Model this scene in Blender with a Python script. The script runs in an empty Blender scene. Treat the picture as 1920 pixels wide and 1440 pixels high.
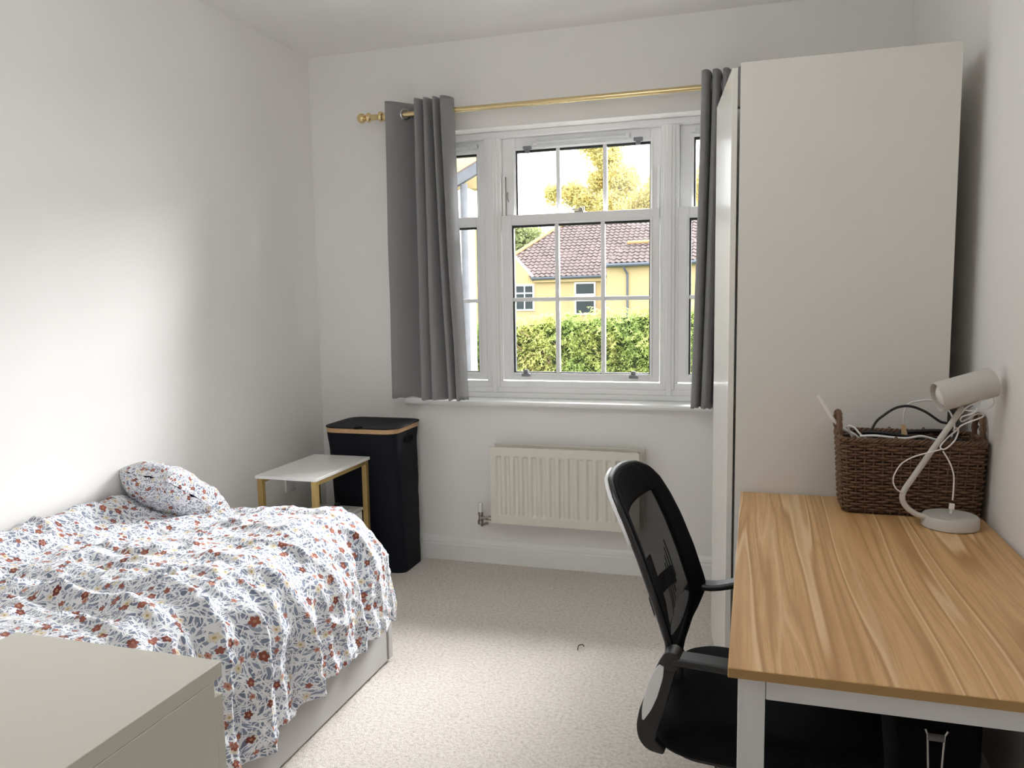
import bpy, bmesh, math, random
import numpy as np
from mathutils import Vector, Matrix, noise
random.seed(7); rng = np.random.default_rng(7)
S = bpy.context.scene; C = S.collection; PI = math.pi
R = math.radians

# ------------------------------------------------------------------ camera
FPX = 1481.05; CAM = Vector((2.1975, -3.6978, 1.3344)); YAW, PITCH, ROLL = .2984, .1078, -.0161
_f = Vector((-math.sin(YAW)*math.cos(PITCH), math.cos(YAW)*math.cos(PITCH), -math.sin(PITCH)))
_r = Vector((math.cos(YAW), math.sin(YAW), 0)); _u = _r.cross(_f)
_r2 = _r*math.cos(ROLL) + _u*math.sin(ROLL); _u2 = -_r*math.sin(ROLL) + _u*math.cos(ROLL)
cd = bpy.data.cameras.new('camera'); cam = bpy.data.objects.new('camera', cd); C.objects.link(cam)
cd.sensor_width = 36; cd.lens = 36*FPX/1920; cd.clip_start = .05; cd.clip_end = 400
M = Matrix((( _r2.x, _u2.x, -_f.x), (_r2.y, _u2.y, -_f.y), (_r2.z, _u2.z, -_f.z))).to_4x4(); M.translation = CAM
cam.matrix_world = M; S.camera = cam
def at(px, py, X=None, Y=None, Z=None):
    """the point of the plane X=, Y= or Z= that the photograph shows at pixel (px, py)"""
    d = _f + _r2*((px-960)/FPX) - _u2*((py-720)/FPX)
    t = (X-CAM.x)/d.x if X is not None else (Y-CAM.y)/d.y if Y is not None else (Z-CAM.z)/d.z
    return CAM + d*t

# ------------------------------------------------------------------ world, sun, exposure
W = bpy.data.worlds.new('sky'); S.world = W; W.use_nodes = True
bg = W.node_tree.nodes['Background']; bg.inputs[0].default_value = (.93, .965, 1, 1); bg.inputs[1].default_value = 1.6
sl = bpy.data.lights.new('hazy_sun', 'SUN'); sl.energy = 4.5; sl.angle = R(90); sl.color = (1, .995, .985)
so = bpy.data.objects.new('hazy_sun', sl); C.objects.link(so)
so.rotation_euler = Vector((-.60, -.50, -.62)).to_track_quat('-Z', 'Y').to_euler()
dl_ = bpy.data.lights.new('daylight_through_window', 'AREA'); dl_.shape = 'RECTANGLE'; dl_.size = 3.2; dl_.size_y = 1.5; dl_.energy = 430; dl_.color = (.97, .985, 1)
dlo = bpy.data.objects.new('daylight_through_window', dl_); C.objects.link(dlo); dlo.location = (3.0, 1.7, 3.15); dlo.rotation_euler = (Vector((.3, -1.5, 1.0))-Vector((3.0, 1.7, 3.15))).to_track_quat('-Z', 'Y').to_euler()
ll = bpy.data.lights.new('room_fill', 'POINT'); ll.energy = 3.9; ll.shadow_soft_size = .3; ll.color = (.95, .975, 1)  # added unseen point light that brightens the room; no ceiling fixture is built
lo = bpy.data.objects.new('room_fill', ll); C.objects.link(lo); lo.location = (1.4, -2.3, 2.15)
pl = bpy.data.lights.new('window_portal', 'AREA'); pl.shape = 'RECTANGLE'; pl.size = 1.64; pl.size_y = 1.34; pl.cycles.is_portal = True
po = bpy.data.objects.new('window_portal', pl); C.objects.link(po); po.location = (1.375, .32, 1.49); po.rotation_euler = (-PI/2, 0, 0)
S.view_settings.view_transform = 'Standard'; S.view_settings.look = 'None'; S.view_settings.gamma = 1
S.view_settings.use_curve_mapping = False; S.view_settings.exposure = 2.0
S.cycles.max_bounces = 12; S.cycles.diffuse_bounces = 8; S.cycles.transparent_max_bounces = 16; S.cycles.sample_clamp_indirect = 8

# ------------------------------------------------------------------ helpers
def finish(o, parent=None, label=None, cat=None, group=None, kind=None):
    if parent: o.parent = parent
    if label: o['label'] = label
    if cat: o['category'] = cat
    if group: o['group'] = group
    if kind: o['kind'] = kind
    return o
def thing(name, label, cat, loc=(0, 0, 0), rz=0, kind=None, group=None):
    o = bpy.data.objects.new(name, None); C.objects.link(o); o.location = loc; o.rotation_euler = (0, 0, rz)
    o.empty_display_size = .05
    return finish(o, None, label, cat, group, kind)
class MB:
    def __init__(s): s.v = []; s.f = []; s.uv = None
    def add(s, v, f):
        n = len(s.v); s.v += [tuple(p) for p in v]; s.f += [tuple(i+n for i in q) for q in f]; return s
    def box(s, x0, x1, y0, y1, z0, z1):
        v = [(x, y, z) for z in (z0, z1) for y in (y0, y1) for x in (x0, x1)]
        return s.add(v, [(0, 2, 3, 1), (4, 5, 7, 6), (0, 1, 5, 4), (2, 6, 7, 3), (0, 4, 6, 2), (1, 3, 7, 5)])
    def bar(s, a, b, w, h, up=(0, 0, 1)):
        a = Vector(a); b = Vector(b); d = (b-a).normalized(); u = Vector(up); r = d.cross(u).normalized(); u = r.cross(d)
        v = [p + r*(w/2*i) + u*(h/2*j) for p in (a, b) for i, j in ((-1, -1), (1, -1), (1, 1), (-1, 1))]
        return s.add(v, [(3, 2, 1, 0), (4, 5, 6, 7), (0, 1, 5, 4), (1, 2, 6, 5), (2, 3, 7, 6), (3, 0, 4, 7)])
    def tube(s, pts, r, n=8, closed=False, cap=True):
        pts = [Vector(p) for p in pts]; m = len(pts); rr = r if isinstance(r, (list, tuple)) else [r]*m
        t0 = (pts[1]-pts[0]).normalized(); a = t0.orthogonal().normalized(); V = []
        for i, p in enumerate(pts):
            if closed: t = pts[(i+1) % m]-pts[i-1]
            else: t = pts[min(i+1, m-1)]-pts[max(i-1, 0)]
            t.normalize(); a = (a - t*a.dot(t)); a = a.normalized() if a.length > 1e-6 else t.orthogonal().normalized(); b = t.cross(a)
            V += [p + (a*math.cos(2*PI*k/n) + b*math.sin(2*PI*k/n))*rr[i] for k in range(n)]
        F = []
        for i in range(m if closed else m-1):
            j = (i+1) % m
            F += [(i*n+k, i*n+(k+1) % n, j*n+(k+1) % n, j*n+k) for k in range(n)]
        if not closed and cap: F += [tuple(range(n))[::-1], tuple((m-1)*n+k for k in range(n))]
        return s.add(V, F)
    def lathe(s, prof, o=(0, 0, 0), axis=(0, 0, 1), n=24):
        o = Vector(o); ax = Vector(axis).normalized(); a = ax.orthogonal().normalized(); b = ax.cross(a); m = len(prof); V = []
        for r, h in prof: V += [o + ax*h + (a*math.cos(2*PI*k/n)+b*math.sin(2*PI*k/n))*r for k in range(n)]
        F = [(i*n+k, i*n+(k+1) % n, (i+1)*n+(k+1) % n, (i+1)*n+k) for i in range(m-1) for k in range(n)]
        F += [tuple(range(n))[::-1], tuple((m-1)*n+k for k in range(n))]
        return s.add(V, F)
    def grid(s, fn, nu, nv, closed_u=False):
        V = [fn(i/(nu if closed_u else nu-1), j/(nv-1)) for j in range(nv) for i in range(nu)]; F = []
        for j in range(nv-1):
            for i in range(nu if closed_u else nu-1):
                k = (i+1) % nu; F.append((j*nu+i, j*nu+k, (j+1)*nu+k, (j+1)*nu+i))
        return s.add(V, F)
    def prism(s, poly, a, b):
        """poly: list of points (Vector) of one end, extruded by vector b-a"""
        d = Vector(b)-Vector(a); n = len(poly); V = [Vector(p) for p in poly] + [Vector(p)+d for p in poly]
        return s.add(V, [tuple(range(n))[::-1], tuple(range(n, 2*n))] + [(i, (i+1) % n, n+(i+1) % n, n+i) for i in range(n)])
    def build(s, name, mat, parent=None, smooth=False, bevel=0, seg=2, **k):
        me = bpy.data.meshes.new(name); me.from_pydata([tuple(p) for p in s.v], [], s.f); me.update()
        bm = bmesh.new(); bm.from_mesh(me); bmesh.ops.recalc_face_normals(bm, faces=bm.faces); bm.to_mesh(me); bm.free()
        if mat: me.materials.append(mat)
        o = bpy.data.objects.new(name, me); C.objects.link(o)
        if smooth: me.shade_smooth() if smooth is True else me.set_sharp_from_angle(angle=R(smooth)) or me.shade_smooth() or me.set_sharp_from_angle(angle=R(smooth))
        if bevel:
            m = o.modifiers.new('edge', 'BEVEL'); m.width = bevel; m.segments = seg; m.limit_method = 'ANGLE'; m.angle_limit = R(40)
            me.shade_smooth(); me.set_sharp_from_angle(angle=R(50))
        return finish(o, parent, **k)
def crom(pts, n=8, closed=False):
    P = [Vector(p) for p in pts]; m = len(P); out = []
    for i in range(m if closed else m-1):
        g = lambda k: P[k % m] if closed else P[max(0, min(m-1, k))]
        a, b, c, d = g(i-1), g(i), g(i+1), g(i+2)
        for k in range(n):
            t = k/n; out.append(.5*((2*b)+(c-a)*t+(2*a-5*b+4*c-d)*t*t+(3*b-a-3*c+d)*t**3))
    if not closed: out.append(P[-1])
    return out
def sstep(a, b, x):
    t = max(0., min(1., (x-a)/(b-a))); return t*t*(3-2*t)
def interp(x, xs, ys): return float(np.interp(x, xs, ys))
def rrect(x0, x1, y0, y1, r, n=6):
    out = []
    for cx, cy, a0 in ((x1-r, y1-r, 0), (x0+r, y1-r, 90), (x0+r, y0+r, 180), (x1-r, y0+r, 270)):
        for k in range(n+1):
            a = R(a0+90*k/n); out.append((cx+r*math.cos(a), cy+r*math.sin(a)))
    return out

# ------------------------------------------------------------------ materials
class NT:
    def __init__(s, name):
        s.m = bpy.data.materials.new(name); s.m.use_nodes = True; s.t = s.m.node_tree; s.n = s.t.nodes; s.b = s.n['Principled BSDF']; s.out = s.n['Material Output']
    def node(s, typ, **k):
        x = s.n.new(typ)
        for a, b in k.items(): setattr(x, a, b)
        return x
    def link(s, a, b): s.t.links.new(a, b)
    def val(s, sock, v):
        if hasattr(v, 'is_linked') or isinstance(v, bpy.types.NodeSocket): s.link(v, sock)
        else: sock.default_value = v
    def math(s, op, a, b=0., c=None):
        x = s.node('ShaderNodeMath', operation=op); s.val(x.inputs[0], a); s.val(x.inputs[1], b)
        if c is not None: s.val(x.inputs[2], c)
        return x.outputs[0]
    def mix(s, fac, a, b):
        x = s.node('ShaderNodeMix', data_type='RGBA'); s.val(x.inputs[0], fac); s.val(x.inputs[6], a); s.val(x.inputs[7], b); return x.outputs[2]
    def coord(s, kind='Object', scale=(1, 1, 1)):
        x = s.node('ShaderNodeTexCoord'); mp = s.node('ShaderNodeMapping'); s.link(x.outputs[kind], mp.inputs[0]); mp.inputs['Scale'].default_value = scale; return mp.outputs[0]
    def noise(s, vec, scale, detail=3, rough=.5):
        x = s.node('ShaderNodeTexNoise'); s.link(vec, x.inputs['Vector']); x.inputs['Scale'].default_value = scale; x.inputs['Detail'].default_value = detail; x.inputs['Roughness'].default_value = rough; return x.outputs['Fac']
    def ramp(s, fac, stops):
        x = s.node('ShaderNodeValToRGB'); s.link(fac, x.inputs[0]); e = x.color_ramp.elements
        while len(e) < len(stops): e.new(.5)
        for q, (p, c) in zip(e, stops): q.position = p; q.color = (*c, 1)
        return x.outputs[0]
    def bump(s, h, strength=.2, dist=.002):
        x = s.node('ShaderNodeBump'); x.inputs['Strength'].default_value = strength; x.inputs['Distance'].default_value = dist; s.link(h, x.inputs['Height']); s.link(x.outputs[0], s.b.inputs['Normal'])
def lin(h):
    h = h.lstrip('#'); c = [int(h[i:i+2], 16)/255 for i in (0, 2, 4)]
    return tuple(x/12.92 if x <= .04045 else ((x+.055)/1.055)**2.4 for x in c)
def mat(name, col, rough=.5, metal=0., var=.0, vscale=20., bump=0., bscale=200., bdist=.001, sheen=0., spec=.5, coat=0.):
    t = NT(name); c = lin(col) if isinstance(col, str) else col
    t.b.inputs['Base Color'].default_value = (*c, 1); t.b.inputs['Roughness'].default_value = rough; t.b.inputs['Metallic'].default_value = metal
    t.b.inputs['Specular IOR Level'].default_value = spec; t.b.inputs['Sheen Weight'].default_value = sheen; t.b.inputs['Coat Weight'].default_value = coat
    v = t.coord()
    if var: t.link(t.mix(t.noise(v, vscale), (*[x*(1-var) for x in c], 1), (*[min(1, x*(1+var)) for x in c], 1)), t.b.inputs['Base Color'])
    if bump: t.bump(t.noise(v, bscale), bump, bdist)
    return t.m
m_wall = mat('wall_paint', (.865, .85, .83), .85, var=.015, vscale=2, bump=.08, bscale=260, spec=.25)
m_ceil = mat('ceiling_paint', (.875, .86, .84), .9, var=.01, bump=.05, bscale=200, spec=.2)
m_gloss = mat('white_gloss_paint', (.86, .86, .845), .35, var=.01, bump=.03, bscale=60)
m_upvc = mat('white_window_plastic', (.90, .90, .895), .32, var=.01, vscale=6)
m_gasket = mat('black_window_gasket', (.02, .02, .022), .6, var=.1)
m_catch = mat('grey_catch_plastic', (.24, .25, .27), .45, var=.1)
m_clear = mat('clear_vent_plastic', (.78, .79, .78), .2, var=.05, vscale=60)
m_brass = mat('brushed_brass', (.78, .62, .34), .26, 1., var=.08, vscale=40)
m_gold = mat('satin_gold_metal', (.52, .37, .14), .42, .75, var=.06, vscale=30)
m_chrome = mat('chrome', (.75, .75, .75), .18, 1., var=.03)
m_dkchrome = mat('tarnished_chrome', (.35, .32, .29), .3, 1., var=.15, vscale=80)
m_rad = mat('cream_radiator_enamel', (.74, .715, .63), .38, var=.015)
m_black = mat('black_fabric', (.006, .0065, .008), .9, var=.3, vscale=300, bump=.2, bscale=900, spec=.15)
m_navy = mat('blue_black_canvas', (.0045, .006, .011), .75, var=.3, vscale=250, bump=.25, bscale=700, spec=.25)
m_lid = mat('black_felted_lid', (.018, .018, .022), .8, var=.2, vscale=200, bump=.15, bscale=600, spec=.3)
m_bamboo = mat('pale_bamboo', (.55, .34, .17), .45, var=.12, vscale=50)
m_plast = mat('black_moulded_plastic', (.022, .022, .023), .36, var=.1, vscale=200, bump=.05, bscale=900)
m_ward = mat('white_melamine', (.72, .70, .655), .42, var=.01)
m_wardg = mat('white_foil_door', (.78, .77, .73), .2, var=.01)
m_edge = mat('white_door_edge', (.62, .61, .58), .4, var=.02)
m_chest = mat('off_white_drawer_foil', (.70, .675, .60), .45, var=.012, bump=.03, bscale=500)
m_table = mat('white_marble_top', (.82, .81, .785), .3, var=.03, vscale=7)
m_whiteplastic = mat('white_plastic', (.78, .78, .76), .4, var=.02)
m_lidgrey = mat('light_grey_lid', (.50, .50, .49), .45, var=.02)
m_steel = mat('white_powder_coated_steel', (.76, .76, .78), .45, var=.02, bump=.04, bscale=700)
m_lamp = mat('warm_grey_lamp_enamel', (.58, .565, .53), .5, var=.02)
m_bulb = mat('opal_glass_bulb', (.80, .80, .80), .25, var=.01)
m_cord = mat('white_cord', (.82, .80, .80), .5, var=.04)
m_cordb = mat('black_cord', (.012, .012, .013), .5, var=.1)
m_tag = mat('kraft_paper_tag', (.48, .36, .2), .8, var=.1)
m_curt = mat('grey_curtain_fabric', (.27, .265, .27), .92, var=.08, vscale=500, bump=.2, bscale=1100, sheen=.25, spec=.15)
m_bed = mat('light_grey_upholstery', (.40, .385, .375), .9, var=.06, vscale=200, bump=.2, bscale=700, sheen=.2, spec=.2)
m_sheet = mat('white_mattress_ticking', (.75, .74, .73), .9, var=.03)
m_wick = mat('brown_wicker', (.15, .080, .044), .6, var=.45, vscale=60, bump=.3, bscale=400)
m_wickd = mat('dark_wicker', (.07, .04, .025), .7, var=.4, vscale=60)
m_thread = mat('dark_thread', (.03, .025, .02), .8, var=.1)

def make_carpet():
    t = NT('beige_pile_carpet'); v = t.coord()
    n1 = t.noise(v, 330, 2, .6); n2 = t.noise(v, 85, 4, .7); n3 = t.noise(v, 5, 3, .6); n4 = t.noise(v, 26, 3, .6)
    c = t.ramp(n2, [(.30, (.40, .345, .30)), (.46, (.66, .60, .545)), (.56, (.76, .705, .65)), (.72, (.87, .835, .79))])
    c = t.mix(t.math('MULTIPLY', t.math('SUBTRACT', n1, .25), .75), c, (.86, .815, .765, 1))
    c = t.mix(t.math('MULTIPLY', t.math('GREATER_THAN', n4, .63), .22), c, (.42, .36, .30, 1))
    c = t.mix(t.math('MULTIPLY', n3, .30), c, (.62, .55, .48, 1))
    t.link(c, t.b.inputs['Base Color']); t.b.inputs['Roughness'].default_value = .95; t.b.inputs['Specular IOR Level'].default_value = .1; t.b.inputs['Sheen Weight'].default_value = .2
    t.bump(t.math('ADD', n1, t.math('MULTIPLY', n2, 1.0)), .7, .006); return t.m
m_carpet = make_carpet()
def make_wood(name, k=1.):
    t = NT(name); v = t.coord('Object', (1, .028, 1))
    warp = t.noise(t.coord('Object', (1.4, .55, 1)), 1.5, 1)
    mp = t.node('ShaderNodeVectorMath', operation='ADD'); t.link(v, mp.inputs[0])
    cx = t.node('ShaderNodeCombineXYZ'); t.link(t.math('MULTIPLY', warp, .075), cx.inputs[0]); t.link(cx.outputs[0], mp.inputs[1]); v = mp.outputs[0]
    n1 = t.noise(v, 22, 4, .65); n2 = t.noise(v, 60, 4, .65); n3 = t.noise(v, 230, 2)
    n0 = t.noise(v, 8.5, 2, .5)
    c = t.ramp(n1, [(.26, (.50, .275, .105)), (.40, (.64, .385, .165)), (.48, (.72, .455, .21)), (.53, (.60, .355, .15)), (.57, (.68, .42, .19)), (.64, (.73, .47, .215)), (.72, (.80, .56, .30))])
    c = t.mix(t.math('MULTIPLY', t.math('GREATER_THAN', n2, .58), .42), c, (.50, .285, .13, 1))
    vein = t.ramp(n0, [(.464, (0, 0, 0)), (.476, (1, 1, 1)), (.483, (1, 1, 1)), (.487, (0, 0, 0)), (.604, (0, 0, 0)), (.611, (.8, .8, .8)), (.617, (0, 0, 0))])
    c = t.mix(t.math('MULTIPLY', vein, .65), c, (.90, .68, .42, 1))
    dv_ = t.ramp(n0, [(.385, (0, 0, 0)), (.405, (.9, .9, .9)), (.43, (0, 0, 0)), (.487, (0, 0, 0)), (.495, (1, 1, 1)), (.525, (0, 0, 0)), (.565, (0, 0, 0)), (.58, (.8, .8, .8)), (.598, (0, 0, 0))])
    c = t.mix(t.math('MULTIPLY', dv_, .85), c, (.42, .22, .08, 1))
    c = t.mix(t.math('MULTIPLY', n3, .22), c, (.60, .375, .185, 1))
    t.link(c, t.b.inputs['Base Color']); t.b.inputs['Roughness'].default_value = .42; t.bump(n2, .04, .0005); return t.m
m_wood = make_wood('oak_effect_laminate')
m_woodedge = mat('oak_edging_strip', (.42, .25, .095), .5, var=.08, vscale=30)
def make_glass():
    t = NT('window_glass'); tr = t.node('ShaderNodeBsdfTransparent'); gl = t.node('ShaderNodeBsdfGlossy'); gl.inputs['Roughness'].default_value = .01
    fr = t.node('ShaderNodeFresnel'); fr.inputs[0].default_value = 1.3; mx = t.node('ShaderNodeMixShader'); tr.inputs[0].default_value = (.985, .985, .985, 1)
    t.link(fr.outputs[0], mx.inputs[0]); t.link(tr.outputs[0], mx.inputs[1]); t.link(gl.outputs[0], mx.inputs[2]); t.link(mx.outputs[0], t.out.inputs[0]); return t.m
m_glass = make_glass()
def make_mesh_fabric():
    t = NT('see_through_black_mesh'); v = t.coord('UV')
    w = t.node('ShaderNodeTexWave', wave_type='BANDS', bands_direction='DIAGONAL'); t.link(v, w.inputs[0]); w.inputs['Scale'].default_value = 60; w.inputs['Distortion'].default_value = 0
    tr = t.node('ShaderNodeBsdfTransparent'); mx = t.node('ShaderNodeMixShader')
    t.b.inputs['Base Color'].default_value = (.008, .008, .009, 1); t.b.inputs['Roughness'].default_value = .8; t.b.inputs['Specular IOR Level'].default_value = .2
    t.link(t.math('MULTIPLY_ADD', t.math('GREATER_THAN', w.outputs['Fac'], .55), .22, .06), mx.inputs[0])
    t.link(t.b.outputs[0], mx.inputs[1]); t.link(tr.outputs[0], mx.inputs[2]); t.link(mx.outputs[0], t.out.inputs[0]); return t.m
m_mesh = make_mesh_fabric()

def make_floral():
    """white cotton printed with blue-grey willow leaves, russet and cream flowers; UV in metres"""
    t = NT('leaf_and_flower_print_cotton'); uv = t.node('ShaderNodeUVMap').outputs[0]
    def cell(scale, off, rnd=1.):
        mp = t.node('ShaderNodeMapping'); t.link(uv, mp.inputs[0]); mp.inputs['Location'].default_value = off; mp.inputs['Scale'].default_value = (scale, scale, scale)
        vo = t.node('ShaderNodeTexVoronoi', voronoi_dimensions='2D'); t.link(mp.outputs[0], vo.inputs['Vector']); vo.inputs['Scale'].default_value = 1; vo.inputs['Randomness'].default_value = rnd
        d = t.node('ShaderNodeVectorMath', operation='SUBTRACT'); t.link(mp.outputs[0], d.inputs[0]); t.link(vo.outputs['Position'], d.inputs[1])
        se = t.node('ShaderNodeSeparateColor'); t.link(vo.outputs['Color'], se.inputs[0]); return d.outputs[0], se.outputs, vo.outputs['Distance']
    def leaf(scale, off, a=.62, b=.17, spread=1.):
        d, rc, _ = cell(scale, off)
        ro = t.node('ShaderNodeVectorRotate', rotation_type='Z_AXIS'); t.link(d, ro.inputs[0]); t.link(t.math('MULTIPLY', rc[0], 6.283*spread), ro.inputs['Angle'])
        s = t.node('ShaderNodeSeparateXYZ'); t.link(ro.outputs[0], s.inputs[0])
        x = t.math('DIVIDE', s.outputs[0], a); x2 = t.math('MULTIPLY', x, x)
        y = t.math('ABSOLUTE', t.math('ADD', s.outputs[1], t.math('MULTIPLY', x2, .10)))
        w = t.math('MULTIPLY', t.math('SUBTRACT', 1., x2), b)
        return t.math('MULTIPLY', t.math('LESS_THAN', y, w), t.math('GREATER_THAN', t.math('SUBTRACT', w, y), .0)), rc, t.math('LESS_THAN', y, .016)
    wh = (.80, .80, .81, 1)
    tones = [(.20, .235, .315, 1), (.27, .305, .385, 1), (.34, .375, .45, 1), (.15, .175, .24, 1)]
    c = t.mix(t.noise(uv, 9, 2), tones[0], tones[1])
    for k, (kind, sc, off, a, b) in enumerate(((0, 30, (1.7, 9.4, 0), .70, .20), (1, 37, (5.3, 2.1, 0), .68, .20), (0, 34, (0, 0, 0), .70, .13), (1, 33, (11.1, 3.9, 0), .68, .19), (1, 40, (7.7, 4.2, 0), .66, .18), (0, 36, (2.9, 13.3, 0), .74, .075), (0, 28, (6.6, 7.1, 0), .76, .075), (0, 42, (9.6, 5.1, 0), .74, .08))):
        m_, rc, v = leaf(sc, off, a, b)
        if kind:
            rim, _, _ = leaf(sc, off, a*1.10, b*1.42); c = t.mix(rim, c, wh); c = t.mix(m_, c, t.mix(rc[1], tones[k % 4], tones[(k+1) % 4]))
        else: c = t.mix(m_, c, t.mix(rc[1], wh, (.74, .75, .78, 1)))
    for off in ((3.3, .7, 0), (1.9, 8.2, 0)):
        m_, rc, _v = leaf(17, off, .8, .035); c = t.mix(m_, c, wh)
    def flower(scale, off, r, colA, colB, centre, thr, pet=5):
        nonlocal c
        d, rc, dist = cell(scale, off, .9); s = t.node('ShaderNodeSeparateXYZ'); t.link(d, s.inputs[0])
        ang = t.math('ADD', t.math('ARCTAN2', s.outputs[1], s.outputs[0]), t.math('MULTIPLY', rc[0], 6.28))
        rad = t.math('MULTIPLY', t.math('MULTIPLY_ADD', t.math('ABSOLUTE', t.math('SINE', t.math('MULTIPLY', ang, pet/2))), .35, .65), r)
        m_ = t.math('MULTIPLY', t.math('LESS_THAN', dist, rad), t.math('GREATER_THAN', rc[2], thr)); c = t.mix(m_, c, t.mix(rc[1], colA, colB))
        m2 = t.math('MULTIPLY', t.math('LESS_THAN', dist, r*.28), t.math('GREATER_THAN', rc[2], thr)); c = t.mix(m2, c, centre)
    flower(19, (4.1, 6.3, 0), .21, (.66, .60, .46, 1), (.72, .64, .56, 1), (.45, .33, .12, 1), .55)
    flower(19, (.4, 2.3, 0), .21, (.15, .03, .022, 1), (.34, .11, .075, 1), (.42, .2, .12, 1), .5)
    flower(24, (8.4, 1.3, 0), .19, (.24, .06, .045, 1), (.55, .28, .22, 1), (.3, .1, .06, 1), .62)
    t.link(c, t.b.inputs['Base Color']); t.b.inputs['Roughness'].default_value = .85; t.b.inputs['Specular IOR Level'].default_value = .2; t.b.inputs['Sheen Weight'].default_value = .15
    t.bump(t.noise(uv, 900, 2), .1, .001); return t.m
m_floral = make_floral()

# ------------------------------------------------------------------ the room shell
H = 2.567; XR = 2.794; YF = -4.5
st = dict(kind='structure')
MB().box(-.1, XR+.1, YF-.1, 0, -.1, 0).build('floor', m_carpet, label='beige cut-pile bedroom carpet', **st)
MB().box(-.1, XR+.1, YF-.1, .3, H, H+.1).build('ceiling', m_ceil, label='plain off-white bedroom ceiling', **st)
MB().box(-.1, 0, YF-.1, 0, 0, H).build('wall_left', m_wall, label='white painted wall beside the bed', **st)
MB().box(XR, XR+.1, YF-.1, 0, 0, H).build('wall_right', m_wall, label='off-white painted wall beside the desk', **st)
MB().box(0, XR, YF-.1, YF, 0, H).build('wall_front', m_wall, label='painted wall behind the viewpoint', **st)
OX0, OX1, OZ0, OZ1 = .555, 2.195, .835, 2.15
w = MB(); w.box(-.1, OX0, 0, .3, -.3, H).box(OX1, XR+.1, 0, .3, -.3, H).box(OX0, OX1, 0, .3, -.3, OZ0-.03).box(OX0, OX1, 0, .3, OZ1, H)
w.build('wall_back', m_wall, label='white painted window wall above the radiator', **st)
def skirting(name, pts, nrm, label):
    prof = [(0, 0), (.018, 0), (.018, .08), (.0145, .085), (.0145, .09), (.016, .094), (.012, .108), (.006, .118), (0, .12)]
    a, b = Vector(pts[0]), Vector(pts[1]); n = Vector(nrm)
    MB().prism([a + n*d + Vector((0, 0, z)) for d, z in prof], a, b).build(name, m_gloss, label=label, **st)
skirting('baseboard_back', ((0, 0, 0), (XR, 0, 0)), (0, -1, 0), 'white moulded skirting board below the radiator')
skirting('baseboard_left', ((0, YF, 0), (0, 0, 0)), (1, 0, 0), 'white moulded skirting board behind the bed')
skirting('baseboard_right', ((XR, YF, 0), (XR, 0, 0)), (-1, 0, 0), 'white moulded skirting board under the desk')
s_ = MB(); prof = [(.112, .808), (-.04, .808), (-.047, .814), (-.049, .822), (-.046, .831), (-.038, .835), (.112, .835)]
s_.prism([(.505, y, z) for y, z in prof], (.505, 0, 0), (2.245, 0, 0)).build('trim_1', m_gloss, label='white gloss window sill board', smooth=30, **st)

# ------------------------------------------------------------------ window
win = thing('window_1', 'white plastic triple sash window with glazing bars', 'window', (0, 0, 0), kind='structure')
FY = .10
def frame_rect(mb, x0, x1, z0, z1, wl, wr, wb, wt, y0, y1):
    mb.box(x0, x0+wl, y0, y1, z0, z1).box(x1-wr, x1, y0, y1, z0, z1).box(x0+wl, x1-wr, y0, y1, z0, z0+wb).box(x0+wl, x1-wr, y0, y1, z1-wt, z1)
f = MB(); frame_rect(f, OX0, OX1, OZ0, OZ1, .045, .045, .085, .03, FY, .21); f.box(OX0+.045, OX1-.045, .088, FY, OZ0, .862)
f.box(OX0+.045, OX1-.045, .093, FY, .862, .89); f.build('outer_frame', m_upvc, win, bevel=.004)
for x0, x1 in ((.90, .985), (1.768, 1.853)):
    m = MB(); m.box(x0, x1, FY, .21, .92, 2.12).box(x0+.016, x1-.016, FY-.011, FY, .89, 2.12).box(x0+.03, x1-.03, FY-.017, FY-.011, .862, 2.12)
    m.build('mullion', m_upvc, win, bevel=.003)
def sash(name, x0, x1, z0, z1, gx0, gx1, gz0, gz1, y0, bars_x, bars_z):
    mb = MB(); frame_rect(mb, x0, x1, z0, z1, gx0-x0, x1-gx1, gz0-z0, z1-gz1, y0, y0+.036)
    e = .007; frame_rect(mb, gx0-e-.006, gx1+e+.006, gz0-e-.006, gz1+e+.006, e, e, e, e, y0-.005, y0)
    o = mb.build(name, m_upvc, win, bevel=.002)
    g = MB(); frame_rect(g, gx0-.001, gx1+.001, gz0-.001, gz1+.001, .009, .005, .005, .011, y0+.008, y0+.03); g.build('gasket', m_gasket, o)
    nx = [gx0]+list(bars_x)+[gx1]; nz = [gz0]+list(bars_z)+[gz1]
    MB().box(gx0+.002, gx1-.002, y0+.017, y0+.021, gz0+.002, gz1-.002).build('pane', m_glass, o)
    for bx in bars_x: MB().box(bx-.010, bx+.010, y0+.004, y0+.03, gz0, gz1).build('glazing_bar', m_upvc, o, bevel=.004)
    for bz in bars_z: MB().box(gx0, gx1, y0+.006, y0+.029, bz-.010, bz+.010).build('glazing_bar', m_upvc, o, bevel=.004)
    return o
up = sash('upper_sash', .985, 1.768, 1.70, 2.12, 1.053, 1.717, 1.73, 2.06, .14, (1.268, 1.499), ())
low = sash('lower_sash', .988, 1.765, .925, 1.743, 1.04, 1.72, .963, 1.693, .10, (1.268, 1.495), (1.328,))
sash('upper_sash', .60, .90, 1.70, 2.12, .652, .85, 1.73, 2.058, .14, (), ())
sash('lower_sash', .60, .90, .925, 1.743, .648, .857, .963, 1.693, .10, (), (1.325,))
sash('upper_sash', 1.853, 2.15, 1.70, 2.12, 1.917, 2.10, 1.73, 2.064, .14, (), ())
sash('lower_sash', 1.853, 2.15, .925, 1.743, 1.902, 2.105, .963, 1.693, .10, (), (1.328,))
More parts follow.
